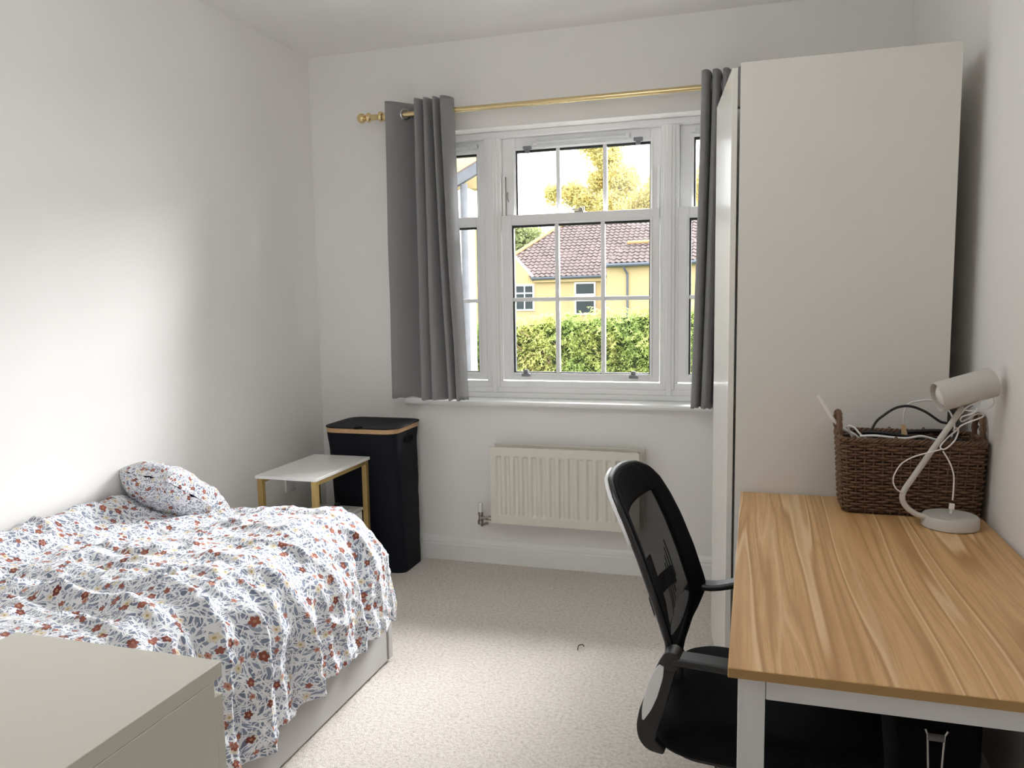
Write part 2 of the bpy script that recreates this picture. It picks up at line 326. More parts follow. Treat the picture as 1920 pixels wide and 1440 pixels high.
def catch(x, z, s, y):
    c = MB(); c.box(x-.021, x+.021, y-.016, y, z-.008, z+.008).box(x-.011, x+.011, y-.012, y, z+s*.008, z+s*.026)
    c.lathe([(.004, 0), (.004, .004)], (x-.013, y-.016, z), (0, -1, 0), 10); return c
catch(1.117, 2.068, -1, .14).build('catch', m_catch, up, bevel=.002); catch(1.66, 2.071, -1, .14).build('catch', m_catch, up, bevel=.002)
catch(1.106, .953, 1, .10).build('catch', m_catch, low, bevel=.002); catch(1.644, .950, 1, .10).build('catch', m_catch, low, bevel=.002)
for x0, x1 in ((1.15, 1.622), (.66, .86), (1.905, 2.09)):
    v = MB(); v.box(x0, x1, .128, .14, 2.083, 2.101).box(x0+.012, x1-.012, .122, .128, 2.088, 2.095).box(x0, x0+.02, .12, .14, 2.081, 2.103).box(x1-.02, x1, .12, .14, 2.081, 2.103)
    v.build('trickle_vent', m_clear, win, bevel=.002)
for x0 in (.9885, 1.7515):
    MB().box(x0, x0+.012, .121, .1395, 1.744, 1.938).build('jamb_liner', m_upvc, win, bevel=.001)
    MB().box(x0+(.012 if x0 < 1 else -.003), x0+(.015 if x0 < 1 else 0), .130, .1395, 1.744, 1.935).build('jamb_seal', m_dkchrome, win)
k = MB(); k.box(1.355, 1.40, .108, .128, 1.743, 1.752).lathe([(.009, 0), (.009, .012), (.006, .015)], (1.385, .118, 1.752), n=14).bar((1.385, .112, 1.758), (1.345, .105, 1.757), .009, .007).box(1.398, 1.403, .11, .125, 1.75, 1.772)
k.build('sash_lock', m_dkchrome, low, bevel=.001)
t_ = MB(); t_.tube(crom([(1.012, .139, 1.86), (1.009, .134, 1.845), (1.012, .134, 1.825), (1.016, .139, 1.815)], 4), .0025, 6).build('finger_pull', m_dkchrome, up, smooth=True)

# ------------------------------------------------------------------ wardrobe
WX0, WX1, WY0, WY1, WZ = 2.147, 2.727, -1.209, -.21, 2.009
wd = thing('wardrobe', 'tall white wardrobe with one door standing ajar beside the window', 'wardrobe', (2.437, -.71, 0))
def rel(mb, o):   # world coordinates -> local ones of a thing
    inv = (Matrix.Translation(o.location) @ o.rotation_euler.to_matrix().to_4x4()).inverted(); mb.v = [tuple(inv @ Vector(p)) for p in mb.v]; return mb
rel(MB().box(WX0, WX1, WY0, WY0+.018, 0, WZ), wd).build('side_panel', m_ward, wd, bevel=.001)
rel(MB().box(WX0, WX1, WY1-.018, WY1, 0, WZ), wd).build('side_panel', m_ward, wd, bevel=.001)
rel(MB().box(WX0, WX1, WY0+.018, WY1-.018, WZ-.018, WZ), wd).build('top_panel', m_ward, wd)
rel(MB().box(WX0, WX1, WY0+.018, WY1-.018, .062, .08), wd).build('bottom_panel', m_ward, wd)
rel(MB().box(WX1-.006, WX1, WY0+.018, WY1-.018, .062, WZ-.018), wd).build('back_panel', m_ward, wd)
rel(MB().box(WX0+.02, WX0+.036, WY0+.018, WY1-.018, 0, .062), wd).build('plinth', m_ward, wd)
rel(MB().box(WX0+.03, WX1-.006, WY0+.018, WY1-.018, .9, .918), wd).build('shelf', m_ward, wd)
def door(hy, sgn, ang):
    d = MB().box(-.017, 0, 0, sgn*.496, .065, 1.996); Rz = Matrix.Rotation(ang, 4, 'Z'); T = Matrix.Translation((2.140, hy, 0))
    d.v = [tuple(T @ Rz @ Vector(p)) for p in d.v]; o = rel(d, wd).build('door', m_wardg, wd, bevel=.0012)
    return o
d1 = door(WY0+.001, 1, R(7.6)); door(WY1-.001, -1, 0)
for z in (1.90, .18):
    rel(MB().box(2.136, WX0+.05, WY0+.022, WY0+.05, z-.012, z+.012), wd).build('hinge', m_dkchrome, d1, bevel=.002)

# ------------------------------------------------------------------ radiator
rd = thing('radiator', 'cream fluted panel radiator on the wall below the window', 'radiator', (1.34, 0, .42))
RX0, RX1, RZ0, RZ1 = .972, 1.70, .236, .616
NP = 15; pit = (RX1-RX0-.05)/NP
def flute(x, z, y):
    a = (x-RX0-.025)/pit; fr = a-math.floor(a); k = sstep(.02, .24, fr)*(1-sstep(.48, .72, fr))
    if a < 0 or a > NP: k = 0
    return y + .009*k*sstep(RZ0+.036, RZ0+.05, z)*(1-sstep(RZ1-.052, RZ1-.040, z))
xs = np.linspace(RX0, RX1, NP*12+1); zs = [RZ0, RZ0+.035]+list(np.linspace(RZ0+.036, RZ0+.05, 5))+list(np.linspace(RZ1-.052, RZ1-.040, 5))+[RZ1-.038, RZ1]
def rpanel(y): return MB().grid(lambda u, v: (RX0+(RX1-RX0)*u, flute(RX0+(RX1-RX0)*u, zs[round(v*(len(zs)-1))], y), zs[round(v*(len(zs)-1))]), len(xs), len(zs))
p = rpanel(-.10); p.box(RX0, RX1, -.0995, -.086, RZ1-.012, RZ1).box(RX0, RX1, -.0995, -.086, RZ0, RZ0+.012).box(RX0, RX0+.01, -.0995, -.086, RZ0, RZ1).box(RX1-.01, RX1, -.0995, -.086, RZ0, RZ1)
rel(p, rd).build('front_panel', m_rad, rd, smooth=35)
rel(MB().box(RX0+.004, RX1+.016, -.042, -.028, RZ0+.004, RZ1+.008), rd).build('back_panel', m_rad, rd, bevel=.003)
g = MB()
for i in range(60): g.box(RX0+.02+i*.0115, RX0+.0225+i*.0115, -.086, -.042, RZ0+.03, RZ1-.035)
rel(g, rd).build('convector_fin', m_rad, rd, kind='stuff')
for b_ in ((RX1-.02, RX1+.008, -.084, -.044, RZ1-.06, RZ1-.012), (RX1-.09, RX1-.05, -.028, -.001, RZ0+.06, RZ0+.1), (RX0+.05, RX0+.09, -.028, -.001, RZ0+.06, RZ0+.1), (RX0+.05, RX0+.09, -.028, -.001, RZ1-.1, RZ1-.06), (RX1-.09, RX1-.05, -.028, -.001, RZ1-.1, RZ1-.06)):
    rel(MB().box(*b_), rd).build('bracket', m_rad, rd, bevel=.002)
vx, vy = .906, -.068
vl = rel(MB().lathe([(.009, .215), (.014, .218), (.014, .238), (.010, .24), (.010, .262), (.013, .265), (.013, .278), (.008, .28)], (vx, vy, 0), n=16).tube([(vx, vy, .25), (.95, vy, .25)], .009, 10).lathe([(.013, 0), (.013, .014)], (.935, vy, .25), (1, 0, 0), 6).tube([(.95, vy, .25), (.985, vy, .25)], .011, 10).tube([(vx, vy, .222), (vx+.004, vy+.01, .208), (vx+.01, -.001, .202)], .0075, 10), rd).build('valve', m_dkchrome, rd, smooth=30)
rel(MB().lathe([(.011, .278), (.0135, .282), (.0125, .322), (.010, .326)], (vx, vy, 0), n=16), rd).build('valve_cap', m_whiteplastic, vl, smooth=30)

# ------------------------------------------------------------------ curtain rod and curtains
RY, RZ = -.10, 2.222
rod = thing('curtain_rod', 'brass curtain rod with ball finial above the window', 'curtain rod', (1.375, RY, RZ))
rel(MB().tube([(.40, RY, RZ), (2.35, RY, RZ)], .0125, 16), rod).build('pole', m_brass, rod, smooth=40)
def finial(x, s):
    pr = [(.012, 0), (.020, .004), (.024, .012), (.024, .020), (.016, .026), (.0135, .03), (.0135, .066), (.018, .070), (.023, .077), (.023, .084), (.015, .091), (.010, .096)]
    pr += [(.024*math.sin(a), .118-.024*math.cos(a)) for a in np.linspace(.5, PI-.05, 12)]
    rel(MB().lathe(pr, (x, RY, RZ), (s, 0, 0), 24), rod).build('finial', m_brass, rod, smooth=40)
finial(.462, -1); finial(2.30, 1)
for x in (.475, 2.285): rel(MB().tube([(x, 0, RZ-.012), (x, RY, RZ-.012)], .008, 10).lathe([(.026, 0), (.026, .008)], (x, 0, RZ-.012), (0, -1, 0), 16).lathe([(.019, -.012), (.019, .012)], (x, RY, RZ-.004), (1, 0, 0), 16), rod).build('bracket', m_brass, rod, smooth=40)
def curtain(label, top, bot, zb, extra=None):
    o = thing('curtain', label, 'curtain', (top[0][0], RY, 2.276), group='curtains at the window'); n = len(top)
    T = crom([(x, y, 0) for x, y in top], 9); B = crom([(x, y, 0) for x, y in bot], 9); m = len(T); nz = 60; zt = 2.276
    mb = MB()
    def fn(u, v):
        i = round(u*(m-1)); a, b = T[i], B[i]; k = v**1.25; q = a*(1-k)+b*k; z = zt+(zb-zt)*v
        w = .006*noise.noise(Vector((q.x*6, q.y*4, z*2.2)))*min(1, v*4) + .003*noise.noise(Vector((q.x*22, 5, z*5)))*v
        e = .012*noise.noise(Vector((i*.13, 3.1, 0)))*v**8
        return (q.x, q.y+w, z+e)
    mb.grid(fn, m, nz); c = rel(mb, o).build('cloth', m_curt, o, smooth=True); s = c.modifiers.new('thickness', 'SOLIDIFY'); s.thickness = .003
    return o
topL = [(.497, -.07), (.491, -.13), (.502, -.163), (.535, -.148), (.575, -.10), (.615, -.05), (.645, -.035), (.652, -.08), (.648, -.155), (.664, -.168), (.685, -.12), (.692, -.055), (.692, -.12), (.697, -.165), (.713, -.166), (.730, -.10), (.737, -.055), (.742, -.12), (.744, -.165), (.758, -.168), (.770, -.10), (.778, -.07), (.779, -.13), (.784, -.17), (.803, -.168), (.822, -.14), (.828, -.10)]
botL = [(.478, -.06), (.468, -.11), (.482, -.140), (.52, -.132), (.57, -.09), (.62, -.055), (.655, -.05), (.658, -.085), (.645, -.155), (.662, -.172), (.695, -.125), (.704, -.07), (.702, -.12), (.704, -.165), (.735, -.160), (.775, -.10), (.790, -.07), (.795, -.12), (.790, -.168), (.810, -.172), (.828, -.11), (.834, -.085), (.832, -.13), (.836, -.178), (.852, -.176), (.868, -.15), (.876, -.12)]
cl = curtain('grey eyelet curtain drawn to the left of the window by the hamper corner', topL, botL, .850)
def eyelet(x, y, ang, o):
    ring = [(x+.024*math.cos(a)*math.cos(ang), y+.024*math.cos(a)*math.sin(ang), RZ+.024*math.sin(a)) for a in np.linspace(0, 2*PI, 25)[:-1]]
    rel(MB().tube(ring, .005, 8, closed=True), o).build('eyelet', m_chrome, o, smooth=True)
eyelet(.575, -.10, R(51), cl); eyelet(.688, -.10, R(80), cl); eyelet(.735, -.10, R(80), cl); eyelet(.775, -.10, R(80), cl)
topR = [(1.970, -.09), (1.966, -.14), (1.974, -.170), (1.992, -.172), (2.006, -.13), (2.008, -.07), (2.012, -.12), (2.014, -.165), (2.032, -.172), (2.046, -.13), (2.050, -.07), (2.053, -.12), (2.056, -.165), (2.074, -.17), (2.09, -.12), (2.10, -.07), (2.11, -.12), (2.12, -.165), (2.14, -.16), (2.16, -.10)]
botR = [(1.936, -.08), (1.930, -.12), (1.936, -.150), (1.955, -.158), (1.972, -.12), (1.978, -.08), (1.980, -.12), (1.978, -.160), (1.998, -.170), (2.018, -.13), (2.026, -.08), (2.028, -.12), (2.028, -.150), (2.05, -.155), (2.08, -.11), (2.10, -.07), (2.11, -.12), (2.12, -.155), (2.14, -.15), (2.16, -.10)]
cr = curtain('grey eyelet curtain drawn to the right of the window behind the wardrobe door', topR, botR, .838)
eyelet(2.008, -.10, R(85), cr); eyelet(2.05, -.10, R(85), cr); eyelet(2.095, -.10, R(85), cr)

# ------------------------------------------------------------------ bed, duvet, pillow
bed = thing('bed', 'grey upholstered single divan bed along the left wall', 'bed', (.47, -2.1, 0))
rel(MB().box(.025, .924, -3.06, -1.172, .012, .31), bed).build('base', m_bed, bed, bevel=.006)
rel(MB().box(.025, .926, -1.167, -1.128, .012, .33), bed).build('end_panel', m_bed, bed, bevel=.006)
rel(MB().box(.03, .90, -3.05, -1.17, .31, .50), bed).build('mattress', m_sheet, bed, bevel=.04, seg=4)
lg = [(.1, -1.3), (.85, -1.3), (.1, -2.95), (.85, -2.95)]
for x, y in lg: rel(MB().lathe([(.018, 0), (.018, .014)], (x, y, 0), n=12), bed).build('glide', m_plast, bed)

XS, YE, YN, RR, ZT = .745, -1.320, -3.14, .200, .585
def duvet_pt(p, q):
    """p: metres from the wall across the bed, q: metres from the near hem towards the window; returns world position"""
    x0, y0 = .022, YN
    X, Y = x0+p, y0+q
    nx = min(X, XS); ny = min(Y, YE); dx, dy = X-nx, Y-ny; d = math.hypot(dx, dy)
    if d > 1e-9: ux, uy = dx/d, dy/d
    else: ux, uy = 1., 0.
    L = RR*PI/2
    if d < L: h = RR*math.sin(d/RR); v = RR*(1-math.cos(d/RR)); nz = math.cos(d/RR); nh = math.sin(d/RR)
    else: h = RR+.07*(d-L); v = RR+(d-L); nz = 0.; nh = 1.
    side = sstep(.06, .30, d); low = sstep(.12, .46, d)
    # big soft shape of the top
    z = ZT
    z += .060*math.exp(-((X-.03)/.10)**2)*(1-.6*sstep(-1.45, -1.15, Y))
    z += .016*math.sin(X*5.2+Y*2.1)*(1-side) + .012*noise.noise(Vector((X*3.1, Y*2.6, .3)))
    z += .030*sstep(-2.0, -2.5, Y)*sstep(.1, .5, X)
    z -= .035*math.exp(-((X-.34-.25*(Y+1.45))/.05)**2)*sstep(-1.9, -1.55, Y)*(1-sstep(-1.3, -1.2, Y))
    z -= .022*math.exp(-((X-.50)/.035)**2)*sstep(-1.4, -1.2, Y)
    # tangential coordinate along the hem
    ang = math.atan2(uy, ux) if d > 1e-9 else 0.
    t = ny + ang*.32
    # folds: ridges that run across the top near the viewpoint and fall down the side
    yy = Y + .10*noise.noise(Vector((X*2.2, Y*1.3, 1.7))) + .16*(1-side)*(X-.7)*(.5+.5*math.sin(Y*3)) 
    rid = 0.
    for k, (fr, am, ph) in enumerate(((9.5, 1., .4), (16., .55, 2.1), (29., .28, 1.2))):
        w = fr*(t if d > 0 else yy)*1.0 + ph + 1.1*noise.noise(Vector((X*1.5+k, Y*1.2, k*3.3)))
        w = fr*(yy*(1-side)+t*side) + ph + 1.6*noise.noise(Vector((t*1.1+k, 2.2, k*3.3)))
        rid += am*(1-abs(math.sin(w*.5*1.9)))**1.6
    near = sstep(-1.75, -2.1, Y)
    disp = rid*(.026*near*(1-side)*sstep(.05, .35, X) + .040*side*(.45+.55*low) + .007*(1-near)*(1-side)*sstep(.1, .4, X))
    # crease beside the corner
    tc = t+1.405+.04*(d-.3)
    disp -= .050*math.exp(-(tc/.030)**2)*sstep(.14, .30, d)
    disp += .020*math.exp(-((tc-.13)/.09)**2)*side
    disp += .024*math.exp(-((t+1.60)/.10)**2)*side
    # two long folds falling near the chest of drawers
    for tt, a_, s_ in ((-2.02, .050, .034), (-2.15, .040, .028), (-1.90, .026, .03), (-2.28, .040, .03), (-2.40, .034, .026)):
        wv_ = .03*noise.noise(Vector((X*2.5, tt*9, 1.1)))
        tq = (t if d > 0 else Y+.10*(X-XS)) - (tt + .30*(.30-d)*(1 if d < .30 else .25)) + wv_
        disp += a_*math.exp(-abs(tq/s_)**1.4)*(sstep(.02, .24, d) if d > .10 else max(sstep(.02, .24, d), .55*sstep(.0, .45, X)))
    # small creases everywhere
    n3 = Vector((X*7+ny*3, Y*13, d*4)); disp += .011*noise.noise(n3) + .004*noise.noise(Vector((X*26, Y*17, d*20)))
    wr = noise.noise(Vector((X*4.5+Y*2, Y*9-X*3, 4.4+d*3))); disp += .015*(1-abs(wr))**6*(1-.5*side)
    wr = noise.noise(Vector((X*9-Y*3, Y*7+X*5, 9.4+d*5))); disp += .009*(1-abs(wr))**5
    if X > .9 and Y < -2.7: disp = min(disp, .03)
    px = nx + ux*(h + nh*disp); py = ny + uy*(h + nh*disp); pz = z - v + nz*disp
    return px, py, pz
HEM = .505
NU, NV = 240, 330; PU = XS-.022+HEM; PV = YE-YN+HEM
dv = MB(); UV = []
for j in range(NV):
    for i in range(NU):
        p_, q_ = PU*i/(NU-1), PV*j/(NV-1)
        # round the cloth's own corner
        a, b = p_-(XS-.022), q_-(YE-YN)
        if a > 0 and b > 0:
            mx = max(a, b); l = math.hypot(a, b); a, b = a*mx/l, b*mx/l; p_, q_ = XS-.022+a, YE-YN+b
        wob = .018*noise.noise(Vector((q_*2.3, p_*2.3, 7)))+.004*noise.noise(Vector((q_*9, p_*9, 3)))
        dd = max(a, b)
        if dd > 0: k = 1+wob*dd/HEM/HEM*1.2; p_ = XS-.022+a*k if a > 0 else p_; q_ = YE-YN+b*k if b > 0 else q_
        dv.v.append(duvet_pt(p_, q_)); UV.append((p_, q_))
dv.f = [(j*NU+i, j*NU+i+1, (j+1)*NU+i+1, (j+1)*NU+i) for j in range(NV-1) for i in range(NU-1)]
def set_uv(o, UV):
    me = o.data; l = me.uv_layers.new(name='UVMap'); idx = np.empty(len(me.loops), dtype=np.int32); me.loops.foreach_get('vertex_index', idx)
    l.data.foreach_set('uv', np.asarray(UV, dtype=np.float32)[idx].ravel())
do = dv.build('duvet', m_floral, None, smooth=True, label='leaf and flower printed duvet draped over the grey bed', cat='duvet'); set_uv(do, UV)
s = do.modifiers.new('thickness', 'SOLIDIFY'); s.thickness = .008; s.offset = -1
def pillow(name, label, L, Wd, T, loc, rot):
    mb = MB(); UV = []; n = 46; V = []
    for side in (1, -1):
        for j in range(n):
            for i in range(n):
                u, v = -1+2*i/(n-1), -1+2*j/(n-1); e = (1-abs(u)**2.6)*(1-abs(v)**2.6); e = max(e, 0)**.34
                pin = 1-.06*(1-abs(u))*abs(v)**6; x = u*L/2*(1-.05*(1-abs(v)**2)*(abs(u)**5)); y = v*Wd/2*(1-.05*(1-abs(u)**2)*(abs(v)**5))
                z = side*T/2*e + .010*noise.noise(Vector((u*2.5, v*2.5, 3+side))) + .006*noise.noise(Vector((u*7, v*7, side*2)))
                V.append((x, y, z)); eu = max(0, 1-abs(u)**2.6)**.34; ev = max(0, 1-abs(v)**2.6)**.34; UV.append((x+u*T*.6*(1-eu)+1.3*side+4, y+v*T*.6*(1-ev)+3))
    F = []
    for k in range(2):
        o0 = k*n*n
        F += [(o0+j*n+i, o0+j*n+i+1, o0+(j+1)*n+i+1, o0+(j+1)*n+i) for j in range(n-1) for i in range(n-1)]
    mb.v = V; mb.f = F; o = mb.build(name, m_floral, None, smooth=True, label=label, cat='pillow'); set_uv(o, UV)
    o.location = loc; o.rotation_euler = rot; return o
pillow('pillow', 'plump pillow in matching leaf print against the left wall', .34, .26, .17, (.150, -1.315, .630), (R(3), R(36), R(80)))

# ------------------------------------------------------------------ chest of drawers
CX0, CX1, CY1, CY0, CZ = 1.04, 1.439, -2.741, -3.235, .80
ch = thing('chest_of_drawers', 'plain off-white chest of drawers in front of the bed', 'chest of drawers', ((CX0+CX1)/2, (CY0+CY1)/2, 0))
rel(MB().box(CX0, CX1, CY0, CY1, CZ-.024, CZ), ch).build('top_panel', m_chest, ch, bevel=.0012)
for a in (CX0, CX1-.018): rel(MB().box(a, a+.018, CY0, CY1-.019, 0, CZ-.0245), ch).build('side_panel', m_chest, ch, bevel=.001)
rel(MB().box(CX0+.018, CX1-.018, CY0, CY0+.006, .05, CZ-.0245), ch).build('back_panel', m_chest, ch)
for i in range(4):
    z0 = .03+i*.1795; h = .1775 if i < 3 else .186
    o = rel(MB().box(CX0+.001, CX1-.001, CY1-.018, CY1, z0, min(z0+h, CZ-.05)), ch).build('drawer', m_chest, ch, bevel=.0012)
    rel(MB().box(CX0+.03, CX1-.03, CY0+.03, CY1-.02, z0+.01, z0+.022).box(CX0+.03, CX0+.042, CY0+.03, CY1-.02, z0+.01, z0+.13).box(CX1-.042, CX1-.03, CY0+.03, CY1-.02, z0+.01, z0+.13), ch).build('drawer_box', m_chest, o)

# ------------------------------------------------------------------ side table, storage box, hamper
tb = thing('side_table', 'small side table with white top and gold square frame', 'side table', (.314, -.612, 0))
TX0, TX1, TY0, TY1, TZ = .165, .463, -.853, -.371, .60
rel(MB().box(TX0, TX1, TY0, TY1, TZ-.014, TZ), tb).build('tabletop', m_table, tb, bevel=.002)
lw = .024
for x in (TX0+.006, TX1-.006-lw):
    for y in (TY0+.006, TY1-.006-lw): rel(MB().box(x, x+lw, y, y+lw, 0, TZ-.0145), tb).build('leg', m_gold, tb, bevel=.001)
for x in (TX0+.006, TX1-.006-lw): rel(MB().box(x+.002, x+lw-.002, TY0+.03, TY1-.03, TZ-.034, TZ-.0145), tb).build('rail', m_gold, tb, bevel=.001)
for x in (TX0+.006, TX1-.006-lw): rel(MB().box(x+.002, x+lw-.002, TY0+.03, TY1-.03, .0, .018), tb).build('rail', m_gold, tb, bevel=.001)
bx = thing('storage_box', 'white storage box with grey lid under the side table', 'box', (.314, -.615, 0))
rel(MB().box(.196, .430, -.815, -.402, .019, .345), bx).build('body', m_whiteplastic, bx, bevel=.006)
rel(MB().box(.192, .434, -.820, -.398, .346, .362), bx).build('lid', m_lidgrey, bx, bevel=.005)
rel(MB().box(.293, .318, -.428, -.405, .362, .376), bx).build('strap', m_plast, bx, bevel=.004)
rel(MB().box(.398, .406, -.56, -.46, .362, .3635), bx).build('sticker', m_whiteplastic, bx)
MB().box(0, .009, -.386, -.300, .40, .486).build('wall_socket', m_whiteplastic, None, bevel=.003, label='white wall socket plate on the left wall under the side table', cat='socket')
hm = thing('laundry_hamper', 'tall blue-black laundry hamper with bamboo rim in the corner', 'laundry hamper', (.39, -.19, 0))
HX0, HX1, HY0, HY1, HZ = .205, .583, -.352, -.03, .705
def hamper(mb, z0, z1, rows=26):
    base = rrect(0, 1, 0, 1, .16, 8); n = len(base)
    def fn(u, v):
        x, y = base[round(u*n) % n]; z = z0+(z1-z0)*v; k = 1-v
        X0, X1, Y0, Y1 = HX0+.012*k, HX1-.002-.004*k, HY0+.085*k*.95, HY1-.012*k
        X = X0+(X1-X0)*x; Y = Y0+(Y1-Y0)*y
        b = .007*noise.noise(Vector((X*7, Y*7, z*4)))+.004*noise.noise(Vector((X*16, Y*16, z*12)))
        b *= sstep(0, .12, v)*(1-sstep(.93, 1, v)); cx, cy = X-(X0+X1)/2, Y-(Y0+Y1)/2; l = math.hypot(cx, cy)
        return (X+cx/l*b, Y+cy/l*b, z)
    mb.grid(fn, n, rows, closed_u=True); mb.f.append(tuple(range(n))[::-1]); return mb
rel(hamper(MB(), 0, HZ), hm).build('body', m_navy, hm, smooth=50)
ro = rrect(HX0-.004, HX1+.002, HY0-.004, HY1+.004, .065, 10); ri = rrect(HX0+.006, HX1-.008, HY0+.006, HY1-.006, .058, 10); n = len(ro)
r_ = MB(); V = [(x, y, z) for pts, z in ((ro, HZ), (ro, HZ+.021), (ri, HZ+.021), (ri, HZ)) for x, y in pts]
r_.add(V, [(a*n+i, a*n+(i+1) % n, ((a+1) % 4)*n+(i+1) % n, ((a+1) % 4)*n+i) for a in range(4) for i in range(n)])
rel(r_, hm).build('rim', m_bamboo, hm, smooth=40)
lo_ = rrect(HX0-.008, HX1+.010, HY0-.008, HY1+.006, .07, 10)
l_ = MB(); nr = 10; V = []
for k in range(nr+1):
    s = 1-k/nr
    for x, y in lo_:
        cx, cy = (HX0+HX1)/2, (HY0+HY1)/2; z = HZ+.0265 - .016*(1-s**2) ; V.append((cx+(x-cx)*max(s, .001), cy+(y-cy)*max(s, .001), z))
l_.add(V, [(k*n+i, k*n+(i+1) % n, (k+1)*n+(i+1) % n, (k+1)*n+i) for k in range(nr) for i in range(n)])
lid = rel(l_, hm).build('lid', m_lid, hm, smooth=True); s = lid.modifiers.new('thickness', 'SOLIDIFY'); s.thickness = .005; s.offset = 0
rel(MB().box(.375, .405, HY0-.010, HY0+.028, HZ+.0215, HZ+.0305), hm).build('pull_tab', m_black, hm, bevel=.003)
hh = [(HX1+.0015, -.19+.042*math.cos(a)*(1 if abs(math.cos(a)) < .8 else 1), HZ-.045+.017*math.sin(a)) for a in np.linspace(0, 2*PI, 25)[:-1]]
rel(MB().tube(hh, .004, 6, closed=True).add([(HX1-.001+.003, y, z) for x, y, z in hh], [tuple(range(24))]), hm).build('hand_hole', m_black, hm)

# ------------------------------------------------------------------ desk
dk = thing('desk', 'oak topped desk with white steel legs along the right wall', 'desk', (2.474, -1.822, 0))
DX0, DX1, DY0, DY1, DZ = 2.165, 2.785, -2.425, -1.218, .733
d_ = rel(MB().box(DX0, DX1, DY0, DY1, DZ-.0175, DZ), dk).build('tabletop', m_wood, dk, bevel=.0015)
rel(MB().box(DX0+.001, DX1-.001, DY0-.0012, DY0+.001, DZ-.0165, DZ-.0012), dk).build('edge_strip', m_woodedge, d_)
q = .043
for x in (DX0+.016, DX1-.016-q):
    for y in (DY0+.014, DY1-.014-q): rel(MB().box(x, x+q, y, y+q, 0, DZ-.018), dk).build('leg', m_steel, dk, bevel=.0015)
for y in (DY0+.016, DY1-.016-.025): rel(MB().box(DX0+.016+q+.0008, DX1-.016-q-.0008, y, y+.025, DZ-.0555, DZ-.018), dk).build('apron_rail', m_steel, dk, bevel=.0015)
for x in (DX0+.018, DX1-.018-.025): rel(MB().box(x, x+.025, DY0+.014+q+.0008, DY1-.014-q-.0008, DZ-.0555, DZ-.018), dk).build('apron_rail', m_steel, dk, bevel=.0015)

# ------------------------------------------------------------------ office chair
TH = R(-6); oc = thing('office_chair', 'black mesh-back office chair with armrests pulled up to the desk', 'chair', (2.224, -1.874, 0), TH)
def rsheet(x0, x1, hy, r, prof):
    base = rrect(x0, x1, -hy, hy, r, 8); n = len(base); cx = (x0+x1)/2; hx = (x1-x0)/2; mb = MB()
    V = [(cx+(x-cx)*(1-e/hx), y*(1-e/hy), z) for e, z in prof for x, y in base]
    mb.add(V, [(k*n+i, k*n+(i+1) % n, (k+1)*n+(i+1) % n, (k+1)*n+i) for k in range(len(prof)-1) for i in range(n)] + [tuple(range(n))[::-1], tuple((len(prof)-1)*n+i for i in range(n))]); return mb
rsheet(-.215, .255, .228, .085, [(.04, .352), (.012, .356), (0, .372), (0, .398), (.008, .415), (.024, .425), (.05, .430), (.10, .434), (.20, .436)]).build('seat_cushion', m_black, oc, smooth=60)
rsheet(-.185, .215, .19, .08, [(.03, .325), (0, .334), (0, .352)]).build('seat_pan', m_plast, oc, smooth=50)
tz = lambda t: .462 + .455*t
def half(t): return interp(t, [0, .05, .10, .16, .24, .34, .50, .66, .80, .90, .96, 1], [.034, .075, .145, .190, .205, .207, .206, .200, .190, .176, .155, .110])
def fwd(t): return interp(t, [0, .15, .3, .5, .7, .85, 1], [-.192, -.192, -.205, -.235, -.268, -.297, -.330])
def back_pt(t, s, off=0.):
    w = half(t); return Vector((fwd(t) + .042*(s*w/.21)**2*sstep(.05, .3, t) + off, s*w, tz(t) + .010*(1-s*s)*sstep(.85, 1, t)))
inner = .68
pb = MB().grid(lambda u, v: back_pt(.08+.77*v, -inner+2*inner*u), 25, 40); mo = pb.build('back_mesh', m_mesh, oc, smooth=True)
set_uv(mo, [(i/24, j/39*1.4) for j in range(40) for i in range(25)])
bb = MB(); bb.grid(lambda u, v: back_pt(v, -1+(1-inner)*u), 6, 60); bb.grid(lambda u, v: back_pt(v, inner+(1-inner)*u), 6, 60)
bb.grid(lambda u, v: back_pt(.85+.15*v, -inner+2*inner*u), 20, 8); bb.grid(lambda u, v: back_pt(.08*v, -inner+2*inner*u), 20, 5)
b_ = bb.build('back_border', m_black, oc, smooth=True); sm = b_.modifiers.new('thickness', 'SOLIDIFY'); sm.thickness = .010; sm.offset = 0
edge = [back_pt(t, -1) for t in np.linspace(0, 1, 40)] + [back_pt(1, q_) for q_ in np.linspace(-1, 1, 12)[1:-1]] + [back_pt(t, 1) for t in np.linspace(1, 0, 40)]
MB().tube([p+Vector((-.006, 0, 0)) for p in edge], .0075, 10).build('back_rim', m_plast, oc, smooth=True)
m_silver = mat('pale_silver_insert', (.88, .88, .90), .22, 0, var=.02)
ei = [Vector((p.x-.0155, p.y*1.012, p.z+.002)) for p in edge[29:44]]
MB().tube(ei, .0048, 8).build('rim_insert', m_silver, oc, smooth=True, label='pale silver strip along the rim')
MB().grid(lambda u, v: back_pt(.0+.55*v, -.14+.28*u, -.022), 4, 24).build('back_spine', m_plast, oc, smooth=True)
lb = MB()
for i in range(6): lb.grid(lambda u, v, i=i: back_pt(.20+.035*i+.20*v, .26+.058*i+.03*u, -.016), 2, 6)
lo_ = MB().grid(lambda u, v: back_pt(.34+.09*v, -.60+1.2*u, -.022), 16, 6).build('lumbar_support', m_plast, oc, smooth=True)
lb.build('lumbar_ribs', m_catch, lo_, smooth=True, kind='stuff')
MB().tube([back_pt(0, 0)+Vector((-.006, 0, .02)), (-.195, 0, .42), (-.165, 0, .345), (-.05, 0, .332)], .020, 10).build('back_bracket', m_plast, oc, smooth=True)
